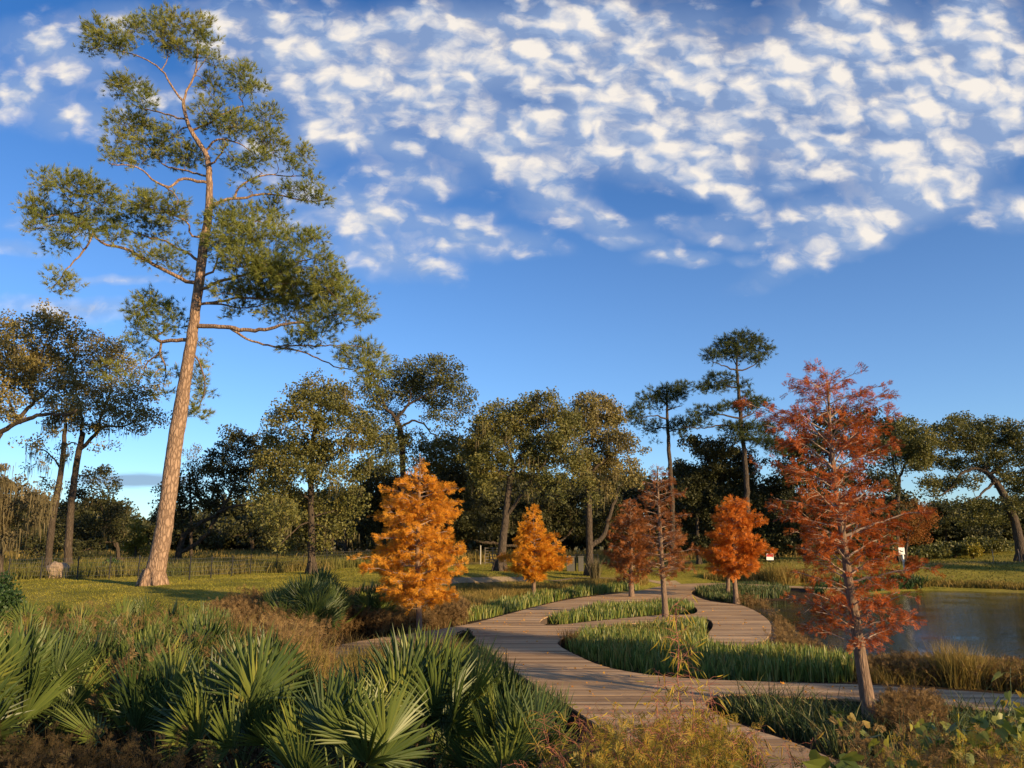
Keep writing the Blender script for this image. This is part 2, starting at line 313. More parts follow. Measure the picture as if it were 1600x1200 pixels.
def palm_mat():
    m, N, out = mat('palmetto_leaf'); g = N.new('ShaderNodeNewGeometry'); oi = N.new('ShaderNodeObjectInfo')
    f = N.math('ADD', N.math('MULTIPLY', oi.outputs['Random'], 0.75), N.math('MULTIPLY', g.outputs['Random Per Island'], 0.25))
    c = ramp(N, f, [(0, (0.028, 0.052, 0.015)), (0.45, (0.065, 0.10, 0.024)), (0.8, (0.13, 0.165, 0.035)), (0.97, (0.24, 0.25, 0.05)), (1.0, (0.34, 0.25, 0.06))])
    tc = N.new('ShaderNodeTexCoord').outputs['Object']; n = N.noise(tc, 45, 3)
    c = N.mix(N.mr(n, 0.4, 0.7, 0.0, 0.25), c, (0.12, 0.13, 0.05))
    tip = N.mr(N.noise(tc, 3.0, 2), 0.62, 0.75, 0.0, 0.6); c = N.mix(tip, c, (0.16, 0.15, 0.045))
    bsdf(N, out, c, 0.42, 0.35, trans=0.25, tcol=N.mix(1.0, c, (1.3, 1.2, 0.5), 'MULTIPLY')); return m
M['palm'] = palm_mat()
M['petiole'] = plain('palmetto_stem', (0.12, 0.15, 0.05), 0.5, .3, 10)
M['deadleaf'] = leafmat('dead_palmetto_leaf', [(0.22, 0.13, 0.05), (0.36, 0.22, 0.07), (0.45, 0.30, 0.10)], 0.25, 0.7, 0.15)
M['weed'] = leafmat('weed_leaves', [(0.10, 0.11, 0.022), (0.24, 0.21, 0.035), (0.40, 0.27, 0.04), (0.42, 0.19, 0.05)], 0.4, 0.5, 0.3, 0.3, 2.5)
M['weedstem'] = plain('reddish_weed_stem', (0.30, 0.11, 0.07), 0.7, .4, 8)
M['yweed'] = leafmat('yellow_drooping_leaves', [(0.22, 0.2, 0.03), (0.45, 0.34, 0.04), (0.62, 0.42, 0.05)], 0.45, 0.5, 0.3, 0.3, 4)
M['vine'] = leafmat('heart_vine_leaves', [(0.04, 0.065, 0.018), (0.09, 0.13, 0.025), (0.20, 0.22, 0.04), (0.34, 0.30, 0.05), (0.30, 0.15, 0.05)], 0.4, 0.45, 0.4, 0.2, 3)

# ------------------------------------------------------------------ lie of the land
DECK_PX = [(1085,1240),(1020,1192),(933,1132),(890,1103),(842,1074),(788,1037),(759,1012),(735,1006),(640,1014),(560,1026),(470,1044),(462,1026),(491,1017),(560,1001),
 (643,990),(730,976),(766,967),(799,958),(842,947),(879,938),(933,930.5),(972,927),(1004,922.5),(1028,916),(1061,912),(1136,910.6),(1220,915),(1330,919),(1330,921.5),
 (1220,917.5),(1115,914.5),(1088,919),(1076,927),(1104,939),(1137,943),(1158,945),(1180,954),(1197,965),(1204,973),(1205.5,982),(1201,995),(1190,1004),(1172,1009),(1140,1009),(1108,1003),
 (1104,992),(1116,978),(1110,967),(1090,966),(1060,969),(1030,971),(978,974),(926,981),(900,988),(875,998),(869,1005),(881,1014),(904,1025),(930,1037),(958,1045),(996,1052),
 (1044,1057.5),(1100,1061.5),(1169,1064),(1270,1068),(1337,1069),(1450,1075.6),(1555,1083),(1660,1091),(1660,1119),(1555,1108),(1450,1099),(1337,1092.5),(1244,1088),(1150,1084),
 (1108,1088),(1098,1100),(1120,1117),(1172,1138),(1210,1150),(1262,1168),(1311,1190),(1400,1240)]
HOLE_PX = [(841,974),(848,965),(880,956),(920,947.5),(970,941.5),(1020,938.5),(1058,938),(1080,944),(1092,953),(1085,960),(1060,960.5),(1030,961.5),(978,965.5),(924,971),(878,976),(855,977)]
DECK = chaikin([GZ(*p) for p in DECK_PX], 2); HOLE = chaikin([GZ(*p) for p in HOLE_PX], 2)
DK1 = chaikin([GZ(*p) for p in DECK_PX], 0)
WL = -0.42
POND = chaikin([GZ(x, y, WL) for x, y in [(1188,985),(1196,1006),(1215,1016),(1260,1026),(1320,1040),(1400,1050),(1470,1056),(1560,1062),(1700,1072),(1900,1072),(1900,930),(1640,928),(1560,925),(1460,922),(1400,923),(1340,932),(1290,938),(1235,937),(1190,939),(1150,940)]], 2)
def ondeck(p): return inpoly(p, DECK) & ~inpoly(p, HOLE)
def H(x, y):
    x, y = np.broadcast_arrays(np.asarray(x, float), np.asarray(y, float)); sh = x.shape; x = x.ravel(); y = y.ravel()
    left = np.interp(y, [-20, 0, 5, 10, 15, 20, 24, 28, 35, 60, 120], [1.0, 1.05, .95, .62, .28, .05, .08, .42, .68, .88, .95])
    right = np.interp(y, [-20, 0, 3, 6, 8.5, 10, 40, 46, 51, 66, 80, 120], [1.0, 1.05, 1.0, .74, .1, -.26, -.26, -.1, .12, .6, .9, .95])
    xb = np.interp(y, [0, 7, 10, 20, 30, 40, 50], [3.5, 0, -1.2, -3.6, -5.5, -5, 2])
    L = sst(xb + 1.2, xb - 2.2, x); h = left * L + right * (1 - L)
    bx = sst(10, 22, x) * sst(44, 50, y)
    hill = np.clip(np.interp(x, [20, 35, 43, 52, 70, 100], [.95, 1.0, 1.45, 2.7, 3.0, 3.0]), 0, 9)
    rb = np.where(y < 80, np.interp(y, [46, 50, 60, 67], [-.5, -.3, 1.08, .95]), 0); rb = np.where(y > 67, .95 + (hill - .95) * sst(67, 82, y), rb); rb = rb + (0.95 - rb) * sst(115, 190, y)
    h = h * (1 - bx) + rb * bx
    h = h + (0.04 * np.sin(x * 1.3 + 2) * np.sin(y * 1.1) + .05 * np.sin(x * .37 + y * .21)) * sst(0, .6, np.abs(h - WL))
    near = (np.abs(x - 8) < 30) & (y > 3) & (y < 60)
    if near.any():
        p = np.stack([x[near], y[near]], -1); q = h[near]
        d = segdist(p, DK1); d[ondeck(p)] = 0
        q = np.minimum(q, -0.24) * (1 - sst(.5, 2.6, d)) + q * sst(.5, 2.6, d)
        h[near] = q
    far = (x > 5) & (y > 14) & (y < 60)
    if far.any():
        p = np.stack([x[far], y[far]], -1); q = h[far]; ins = inpoly(p, POND); d = segdist(p, POND)
        q = np.where(ins, WL - .02 - .9 * sst(0, 2.5, d), np.maximum(q, WL + .02) * sst(-.3, 1.6, d) + (WL + .06) * (1 - sst(-.3, 1.6, d)))
        h[far] = q
    return h.reshape(sh)
def GR(px, py, t0=2.5):
    """where the line of sight through a photo point meets the ground"""
    d = ray(px, py); Y = np.r_[np.arange(t0, 30, .1), np.arange(30, 140, .3)]
    X = Y * d[0] / d[1]; Zr = CZ + Y * d[2] / d[1]; hh = H(X, Y); k = np.argmax(Zr < hh)
    if not (Zr < hh).any(): k = len(Y) - 1
    return np.array([X[k], Y[k], hh[k]])

def terrain():
    def axis(a, b, st, far):
        c = list(np.arange(a, b, st)); g = st; lo, hi = [], []; u = a; v = b
        while v < far: g *= 1.22; v += g; hi.append(v)
        g = st
        while u > -far: g *= 1.22; u -= g; lo.append(u)
        return np.array(lo[::-1] + c + hi)
    xs = axis(-34, 46, .33, 2500); ys = np.concatenate([[-2500, -800, -250, -90, -40, -20, -10], np.arange(-5, 70, .3), np.arange(70, 130, 1.5)]); v = 130; g = 2.0; ext = []
    while v < 2500: g *= 1.25; v += g; ext.append(v)
    ys = np.r_[ys, ext]
    Xg, Yg = np.meshgrid(xs, ys); Zg = H(Xg, Yg); V = np.stack([Xg, Yg, Zg], -1).reshape(-1, 3); nx = len(xs)
    i = np.arange(len(ys) - 1)[:, None] * nx; j = np.arange(nx - 1)[None]
    Q = np.stack([i + j, i + j + 1, i + nx + j + 1, i + nx + j], -1).reshape(-1, 4)
    A = Acc(); A.add(V, Q)
    m, N, out = mat('park_ground'); g = N.new('ShaderNodeNewGeometry'); pos = g.outputs['Position']
    at = N.new('ShaderNodeAttribute', attribute_name='cover'); sp = N.new('ShaderNodeSeparateColor'); N.l.new(at.outputs['Color'], sp.inputs[0])
    n1 = N.noise(pos, 0.35, 5, .6); n2 = N.noise(pos, 5, 5, .7); n3 = N.noise(pos, 40, 3, .7)
    nn = N.math('ADD', N.math('MULTIPLY', n1, .55), N.math('ADD', N.math('MULTIPLY', n2, .3), N.math('MULTIPLY', n3, .25)))
    lawn = ramp(N, nn, [(.36, (0.085, 0.095, 0.016)), (.5, (0.19, 0.175, 0.026)), (.6, (0.29, 0.245, 0.04)), (.74, (0.34, 0.26, 0.08))])
    soil = ramp(N, nn, [(.35, (0.018, 0.013, 0.008)), (.55, (0.05, 0.034, 0.02)), (.75, (0.11, 0.075, 0.04))])
    dry = ramp(N, nn, [(.35, (0.10, 0.075, 0.03)), (.55, (0.20, 0.15, 0.055)), (.75, (0.32, 0.24, 0.11))])
    c = N.mix(sp.outputs[0], soil, lawn); c = N.mix(sp.outputs[1], c, dry)
    bsdf(N, out, c, .95, .1, bump=N.math('ADD', n2, n3), bstr=.8, bdist=.06)
    o = A.obj('ground', m, smooth=True); tag(o, kind='structure')
    x, y = V[:, 0], V[:, 1]; xb = np.interp(y, [0, 7, 10, 20, 30, 40, 50, 70], [0, 0, -1.2, -3.6, -5.5, -4, 0, 0])
    lw = np.maximum(sst(25, 28.5, y) * sst(xb + .3, xb - 1.0, x), sst(44, 50, y)); lw = np.maximum(lw, sst(4, -4, y) * .6)
    fence = np.interp(x, [-28, -24, -19, -15, -8, 6], [41, 41, 44, 50, 57, 75]); beyond = sst(fence - .5, fence + 1.5, y) * (x < 10)
    dr = np.clip(.75 * beyond + sst(58.5, 60, y) * sst(62.5, 61.5, y) * sst(18, 25, x) * .9 + sst(85, 120, y) * .6, 0, 1)
    dr = np.maximum(dr, .35 * sst(40, 43, y) * sst(50, 46, y) * sst(14, 10, x) * sst(-6, -3, x))
    me = o.data; ca = me.color_attributes.new('cover', 'FLOAT_COLOR', 'POINT'); ca.data.foreach_set('color', np.stack([lw, dr, 0 * lw, 0 * lw + 1], -1).astype(np.float32).ravel())
terrain()

def water():
    A = Acc(); lo = POND.min(0) - 1.2; hi = POND.max(0) + 1.2
    n = 2; A.add([[lo[0], lo[1], WL], [hi[0], lo[1], WL], [hi[0], hi[1], WL], [lo[0], hi[1], WL]], [[0, 1, 2, 3]])
    m, N, out = mat('pond_water'); g = N.new('ShaderNodeNewGeometry'); p = N.vm('MULTIPLY', g.outputs['Position'], (1.0, 2.6, 1))
    b1 = N.noise(p, 2.2, 3, .55, .4); b2 = N.noise(p, 9, 2, .5); amp = N.mr(N.noise(g.outputs['Position'], .25, 2), .35, .65, .25, 1.0)
    hgt = N.math('MULTIPLY', N.math('ADD', N.math('MULTIPLY', b1, .8), N.math('MULTIPLY', b2, .3)), amp)
    b = N.new('ShaderNodeBsdfPrincipled'); b.inputs['Base Color'].default_value = (0.016, 0.015, 0.007, 1); b.inputs['Roughness'].default_value = .045; b.inputs['IOR'].default_value = 1.33; b.inputs['Specular IOR Level'].default_value = .75
    bn = N.new('ShaderNodeBump'); bn.inputs['Strength'].default_value = .6; bn.inputs['Distance'].default_value = .042; N.l.new(hgt, bn.inputs['Height']); N.l.new(bn.outputs[0], b.inputs['Normal']); N.l.new(b.outputs[0], out.inputs[0])
    tag(A.obj('pond_water', m), kind='structure')
water()

# ------------------------------------------------------------------ boardwalk: planks laid across, fascia, joists
def crossings(y, loops):
    xs = []
    for L in loops:
        a = L; b = np.roll(L, -1, 0); k = (a[:, 1] > y) != (b[:, 1] > y)
        xs += list(a[k, 0] + (b[k, 0] - a[k, 0]) * (y - a[k, 1]) / (b[k, 1] - a[k, 1]))
    return sorted(xs)
def boardwalk():
    A = Acc(); loops = [DECK, HOLE]; y = DECK[:, 1].min(); ymax = DECK[:, 1].max(); pw, gap, th = .14, .008, .035
    while y < ymax:
        ym = y + pw / 2; ya, yb = y + gap / 2, y + pw - gap / 2
        m_, a_, b_ = crossings(ym, loops), crossings(ya, loops), crossings(yb, loops)
        if len(a_) != len(m_): a_ = m_
        if len(b_) != len(m_): b_ = m_
        for i in range(0, len(m_) - 1, 2):
            if m_[i + 1] - m_[i] < .05: continue
            # a plank is cut every 3-4 m, the butt joints staggered
            cuts = [0.0]; Lg = m_[i + 1] - m_[i]; c = R.uniform(1.2, 3.6)
            while c < Lg - .6: cuts.append(c / Lg); c += R.uniform(2.4, 3.6)
            cuts.append(1.0)
            for u, w in zip(cuts[:-1], cuts[1:]):
                g = .003 / Lg; zt = R.normal(0, .0016); za = R.normal(0, .0012)
                u2, w2 = u + (g if u > 0 else 0), w - (g if w < 1 else 0)
                f = lambda s, q: s[i] + (s[i + 1] - s[i]) * q
                top = [[f(a_, u2), ya, zt], [f(a_, w2), ya, zt + za], [f(b_, w2), yb, zt + za], [f(b_, u2), yb, zt]]
                V = np.array(top + [[p[0], p[1], -th] for p in top])
                A.add(V, [[0, 1, 2, 3], [0, 4, 5, 1], [1, 5, 6, 2], [2, 6, 7, 3], [3, 7, 4, 0]], None, 0)
        y += pw
    for L in loops:                                      # fascia boards round the edge, inset under the overhang
        s = 1 if L is DECK else -1
        a = L; b = np.roll(L, -1, 0); area = np.sum(a[:, 0] * b[:, 1] - b[:, 0] * a[:, 1]); sg = np.sign(area) * s
        t = unit(np.roll(L, -1, 0) - np.roll(L, 1, 0)); nrm = np.stack([-t[:, 1], t[:, 0]], -1) * sg
        o1 = L + nrm * .035; o2 = L + nrm * .07; n = len(L); k = np.arange(n); k2 = (k + 1) % n
        V = np.concatenate([np.c_[o1, np.full(n, -.037)], np.c_[o1, np.full(n, -.26)], np.c_[o2, np.full(n, -.037)], np.c_[o2, np.full(n, -.26)]])
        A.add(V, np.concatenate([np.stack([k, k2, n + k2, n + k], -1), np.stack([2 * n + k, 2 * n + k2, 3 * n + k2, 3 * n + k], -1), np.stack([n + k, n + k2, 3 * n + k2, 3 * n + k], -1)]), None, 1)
        for q in resample(np.vstack([L, L[:1]]), 2.4)[:, :2]:
            c = q; j = np.argmin(np.hypot(*(L - c).T)); c = c + nrm[j] * .2; A.tube([[c[0], c[1], -.95], [c[0], c[1], -.04]], .09, 8, 1)
    m, N, out = mat('weathered_deck_boards'); g = N.new('ShaderNodeNewGeometry'); pos = g.outputs['Position']
    ri = g.outputs['Random Per Island']; grain = N.noise(N.vm('ADD', N.vm('MULTIPLY', pos, (1.6, 42, 5)), N.comb(N.math('MULTIPLY', ri, 50), ri)), 1, 5, .7); big = N.noise(pos, .55, 4, .6)
    f = N.math('ADD', N.math('MULTIPLY', ri, .42), N.math('ADD', N.math('MULTIPLY', grain, .38), N.math('MULTIPLY', big, .35)))
    c = ramp(N, f, [(.22, (0.11, 0.066, 0.034)), (.45, (0.27, 0.17, 0.085)), (.68, (0.42, 0.275, 0.145)), (.95, (0.56, 0.40, 0.24))])
    damp = N.mr(N.noise(pos, 1.4, 5, .65), .56, .72, 0, .35); c = N.mix(damp, c, (0.13, 0.085, 0.06))
    bsdf(N, out, c, .8, .25, bump=grain, bstr=.35, bdist=.01)
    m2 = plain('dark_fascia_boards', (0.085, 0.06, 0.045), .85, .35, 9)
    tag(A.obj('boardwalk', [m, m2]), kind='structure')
boardwalk()
def ribbon(name, pts, w, mt, lift=.03):
    c = chaikin([GR(*p) for p in pts], 2, False); c = resample(c, .5); t = unit(np.gradient(c[:, :2], axis=0)); n = np.stack([-t[:, 1], t[:, 0]], -1); A = Acc(); cols = []
    for s in np.linspace(-.5, .5, 5): q = c[:, :2] + n * w * s; cols.append(np.c_[q, H(q[:, 0], q[:, 1]) + lift])
    V = np.stack(cols, 1).reshape(-1, 3); i = np.arange(len(c) - 1)[:, None] * 5; j = np.arange(4)[None]
    A.add(V, np.stack([i + j, i + j + 1, i + 6 + j, i + 5 + j], -1).reshape(-1, 4)); tag(A.obj(name, mt, smooth=True), kind='structure')
gravel = plain('pale_path_gravel', (0.27, 0.20, 0.12), .95, .4, 6, .1)
ribbon('gravel_path', [(560,922),(640,915),(700,910),(760,908),(830,905),(900,903),(960,905),(1010,909),(1060,911)], .6, gravel)
ribbon('park_road', [(1130,900),(1180,897),(1230,895),(1300,893),(1360,888)], 1.0, gravel)

# ------------------------------------------------------------------ trees drawn limb by limb
LEAF = np.array([[0, 0, 0], [.42, 0, .5], [0, 0.08, 1.0], [-.42, 0, .5]]); LQ = [[0, 1, 2, 3]]
def lobed():
    # an oak spray: three small leaves on a joint
    V = []; Q = []
    for k, (a, b) in enumerate(((0, 0), (1.15, .5), (-1.15, -.4))):
        ca, sa = math.cos(a), math.sin(a); L = LEAF * (1.0 if k == 0 else .8); x, z = L[:, 0] * ca + L[:, 2] * sa, -L[:, 0] * sa + L[:, 2] * ca
        V.append(np.stack([x, L[:, 1] + z * b * .6, z], -1)); Q.append(np.array(LQ) + 4 * k)
    return np.concatenate(V), np.concatenate(Q)
SPV, SPQ = lobed()
def needles(n, w, seed=1, spread=1.15):
    r = np.random.RandomState(seed); V = []; T = []
    for i in range(n):
        a = r.rand() * 6.283; e = abs(r.normal(0, .55)) * spread; d = np.array([math.sin(e) * math.cos(a), math.sin(e) * math.sin(a), math.cos(e)]); s = unit(np.cross(d, r.randn(3))) * w; l = r.uniform(.7, 1.0)
        V += [s, -s, d * l + np.array([0, 0, -.05])]; T.append([3 * i, 3 * i + 1, 3 * i + 2])
    return np.array(V), T
NV, NTri = needles(24, .024)
def feather(n, w, seed=3):
    # bald-cypress spray: narrow leaflets ranked both sides of a short twig
    r = np.random.RandomState(seed); V = []; Q = []
    for i in range(n):
        s = -1 if i % 2 else 1; z = .1 + .8 * i / n; a = r.uniform(.7, 1.15) * s; l = (.55 - .28 * abs(z - .45)) * r.uniform(.8, 1.2); d = np.array([math.sin(a), r.uniform(-.35, .1), math.cos(a)]); b = np.array([0, 0, z]); p = unit(np.cross(d, [0, 1, .2])) * w
        k = len(V); V += [b, b + d * l * .5 + p, b + d * l, b + d * l * .5 - p]; Q.append([k, k + 1, k + 2, k + 3])
    return np.array(V), Q
FV, FQ = feather(16, .038)
MOSSV = np.array([[-.5, 0, 0], [.5, 0, 0], [.42, .1, -.4], [-.42, -.05, -.4], [0, 0, -1.0]]); MOSSQ = [[0, 1, 2, 3]]; MOSST = [[3, 2, 4]]

class Tree:
    def __init__(s, D=None, base=None, trunk=None, seed=1):
        s.r = np.random.RandomState(seed); s.nodes = []; s.ndir = []; s.nrad = []; s.dz = []; s.D = D
    def pt(s, x, y, dz): return P(x, y, s.D + dz)
    def px2m(s, y): return s.D / ray(800, y)[1] / FPX
def curve_path(p0, d0, p1, r, wig):
    L = np.linalg.norm(p1 - p0); c = p0 + d0 * L * .45 + np.array([0, 0, L * .06]); n = max(3, int(L / .35) + 2); t = np.linspace(0, 1, n)[:, None]
    q = (1 - t) ** 2 * p0 + 2 * t * (1 - t) * c + t * t * p1
    q[1:-1] += r.randn(n - 2, 3) * wig * L
    return q
def make_tree(name, label, cat, D, trunk, limbs, clumps, bark, twig, leafm, mode='oak', group=None, seed=1, dens=1.0, lsize=.14, moss=0, spray=.5, depthf=1.0, mossm=None, base=None, flare=1.5, droop=.0, fill=0.0):
    """trunk: (x, y, width) in photo pixels; limbs: (polyline, w0, w1, depth of the end); clumps: (x, y, rx, ry[, density])"""
    r = np.random.RandomState(seed); p2m = lambda y: D / ray(800, y)[1] / FPX
    b0 = P(trunk[0][0], trunk[0][1], D); gz = float(H(b0[0], b0[1]))
    loc = np.array([b0[0], b0[1], min(gz, b0[2]) if abs(b0[2] - gz) < 3 else gz]); loc[2] = gz
    root = thing(name, loc, label, cat, group)
    tp = np.array([[*P(x, y, D), w * p2m(y) / 2] for x, y, w in trunk]); tp[0, 2] = gz - .15
    sm = resample(chaikin(tp, 2, False), .35); sm[:, :2] += r.randn(len(sm), 2) * .01 * (D / 40)
    hgt = sm[:, 2] - gz; sm[:, 3] *= 1 + (flare - 1) * np.exp(-np.clip(hgt, 0, 9) / .45)
    A = Acc(); A.tube(sm[:, :3], sm[:, 3], 14 if D < 45 else 9, 0, True, .10)
    if flare > 1.3:                                       # root buttresses
        for k in range(6):
            a = k * 1.05 + r.rand() * .5; R0 = sm[0, 3]; q = np.array([[math.cos(a) * R0 * f, math.sin(a) * R0 * f, z] for f, z in ((.5, .7), (.72, .35), (.98, .08), (1.2, -.1))]) + [sm[0, 0], sm[0, 1], gz]; A.tube(q, np.array([.3, .3, .22, .1]) * R0, 7, 0)
    A.obj('trunk', bark, root, smooth=True)
    N_, Dn, Rd, Px, Lz = [], [], [], [], []
    def reg(q, rad_, pxy=None):
        t = unit(np.gradient(q, axis=0)); N_.append(q); Dn.append(t); Rd.append(np.broadcast_to(rad_, (len(q),)).copy())
    top = sm[sm[:, 2] > gz + (sm[-1, 2] - gz) * (.25 if mode == 'oak' else .4)]; reg(top[:, :3], top[:, 3])
    lim = []
    for L in limbs:
        pl, w0, w1, dz = L; pl = np.array(pl, float); u = np.linspace(0, 1, len(pl)) ** .9
        # depth of where the limb leaves: nearest node already there
        allN = np.concatenate(N_); s0 = P(pl[0][0], pl[0][1], D); k = np.argmin(np.linalg.norm((allN - s0) * [1, .25, 1], axis=1)); d0 = allN[k][1] - D
        q = np.array([[*P(a, b, D + d0 + (dz - d0) * uu), 0] for (a, b), uu in zip(pl, u)]); q[:, 3] = np.linspace(w0, w1, len(pl)) * p2m(600) / 2; q[0, :3] = allN[k]
        q = resample(chaikin(q, 2, False), .28); q[2:-1, :3] += r.randn(max(len(q) - 3, 0), 3) * .025 * (D / 40)
        B = Acc(); B.tube(q[:, :3], q[:, 3], 8 if D < 45 else 6, 0, True, .1); B.obj('limb', bark, root, smooth=True); reg(q[:, :3], q[:, 3]); lim.append(q)
    C = Acc(); tips = []; tdirs = []; cen = []
    allN = np.concatenate(N_); allD = np.concatenate(Dn); allR = np.concatenate(Rd)
    order = []
    for c in clumps:
        c = tuple(c) + (1.0,) * (5 - len(c)); m = p2m(c[1]); ctr = P(c[0], c[1], D); dd = np.linalg.norm((allN - ctr) * [1, .0, 1], axis=1); k = np.argmin(dd)
        dep = allN[k][1] - D + r.normal(0, 1) * (min(dd[k], 3.5) * .5 + .5) * depthf * (.9 if mode == 'oak' else .55)
        ctr = P(c[0], c[1], D + dep); order.append((dd[k], ctr, c, m))
    order.sort(key=lambda z: z[0])
    if fill:                                              # the far side of the crown, behind what is drawn
        for _, ctr, c, m in list(order):
            if r.rand() < fill: order.append((9, ctr + np.array([r.normal(0, .6), r.uniform(1.0, 3.2) * depthf, r.normal(-.2, .5)]), c, m))
    for _, ctr, c, m in order:
        ef = 1.33 if mode == 'oak' else 1.2; rx, ry = c[2] * m * ef, c[3] * m * ef; rd = (rx * .5 + ry * .5) * .95 * (1 if mode == 'oak' else .8)
        dd = np.linalg.norm(allN - ctr, axis=1) + np.maximum(0, allN[:, 2] - ctr[2]) * .6; k = np.argmin(dd)
        hub = ctr - np.array([0, 0, ry * .35]); q = curve_path(allN[k], allD[k], hub, r, .03); r0 = min(allR[k] * .6, .018 + .018 * np.linalg.norm(hub - allN[k])); rr = np.linspace(r0, max(.012, r0 * .45), len(q))
        C.tube(q, rr, 5, 0, False); loc_n = [q[len(q) // 2:]]; loc_d = [unit(np.gradient(q, axis=0))[len(q) // 2:]]; loc_r = [rr[len(q) // 2:]]
        vol = (rx * 2) * (ry * 2); n = int(max(3, vol * dens * c[4] * (5.4 if mode == 'oak' else 4.6)))
        pts = r.randn(n, 3); pts = unit(pts) * (r.rand(n, 1) ** .42); pts = ctr + pts * [rx, rd, ry]
        if mode == 'pine': pts[:, 2] = ctr[2] + (pts[:, 2] - ctr[2]) * .95 + ry * .08
        ns = max(3, n // (3 if mode == 'oak' else 2)); sub = pts[:ns]
        for p in sub[np.argsort(np.linalg.norm(sub - hub, axis=1))]:
            n_ = np.concatenate(loc_n); d_ = np.concatenate(loc_d); r_ = np.concatenate(loc_r); k = np.argmin(np.linalg.norm(n_ - p, axis=1)); qq = curve_path(n_[k], d_[k], p, r, .05); rr = np.linspace(min(r_[k] * .75, .022), .006, len(qq))
            C.tube(qq, rr * (D / 40) ** .5 * (1.0 if mode == 'oak' else 1.5), 4 if D < 40 else 3, 0, False); loc_n.append(qq[1:]); loc_d.append(unit(np.gradient(qq, axis=0))[1:]); loc_r.append(rr[1:])
        n_ = np.concatenate(loc_n); k = [np.argmin(np.linalg.norm(n_ - p, axis=1)) for p in pts]; base_ = n_[k] * (.5) + pts * .5 if mode == 'oak' else n_[k] * .35 + pts * .65
        dr = unit((pts - ctr) / [rx, rd, ry] * .8 + unit(pts - hub) * .7 + np.array([0, 0, .35])); tips.append(np.where(r.rand(n, 1) < .5, pts, base_) if mode == 'oak' else pts); tdirs.append(dr); cen.append(np.repeat(ctr[None], n, 0))
        allN = np.concatenate([allN, q]); allD = np.concatenate([allD, unit(np.gradient(q, axis=0))]); allR = np.concatenate([allR, np.linspace(r0, r0 * .5, len(q))])
    tips = np.concatenate(tips); tdirs = np.concatenate(tdirs)
    global R; Rs = R; R = r
    if mode == 'oak':
        k = 32; n = len(tips) * k; g = unit(r.randn(n, 3)) * (r.rand(n, 1) ** .5) * spray; pos = np.repeat(tips, k, 0) + g * [1, 1, .75]
        dr = unit(unit(g) + r.randn(n, 3) * .6 + [0, 0, .1]); C.inst(SPV, SPQ, None, pos, rotm(dr), lsize * .76 * r.uniform(.7, 1.25, n), 1)
    else:
        k = 3; n = len(tips) * k; pos = np.repeat(tips, k, 0) + r.randn(n, 3) * spray * [.5, .5, .35]; dr = unit(np.repeat(tdirs, k, 0) + r.randn(n, 3) * .45); C.inst(NV, None, NTri, pos, rotm(dr), lsize * r.uniform(.75, 1.2, n), 1)
    if moss:
        n = int(moss); kk = r.randint(0, len(tips), n); cnt = 12; pos = np.repeat(tips[kk], cnt, 0) + r.randn(n * cnt, 3) * [.22, .22, .1]; ln = np.repeat(r.uniform(.25, 1.25, n) ** 1.3, cnt) * r.uniform(.5, 1, n * cnt)
        a = r.rand(n * cnt) * 6.283; rot = np.zeros((n * cnt, 3, 3)); rot[:, 0, 0] = np.cos(a); rot[:, 1, 0] = np.sin(a); rot[:, 0, 1] = -np.sin(a); rot[:, 1, 1] = np.cos(a); rot[:, 2, 2] = 1; rot[:, 0, 2] = r.normal(0, .08, n * cnt)
        wd = r.uniform(.018, .05, n * cnt); C.inst(MOSSV, MOSSQ, MOSST, pos, rot, np.stack([wd, wd, ln], -1), 2)
    C.obj('crown', [twig, leafm, mossm or M['moss']], root)
    R = Rs
    return root
def sc(pts, s, ox, oy, extra=None):
    return [tuple([p[0] / s + ox, p[1] / s + oy] + [q / s for q in p[2:4]] + list(p[4:])) for p in pts]

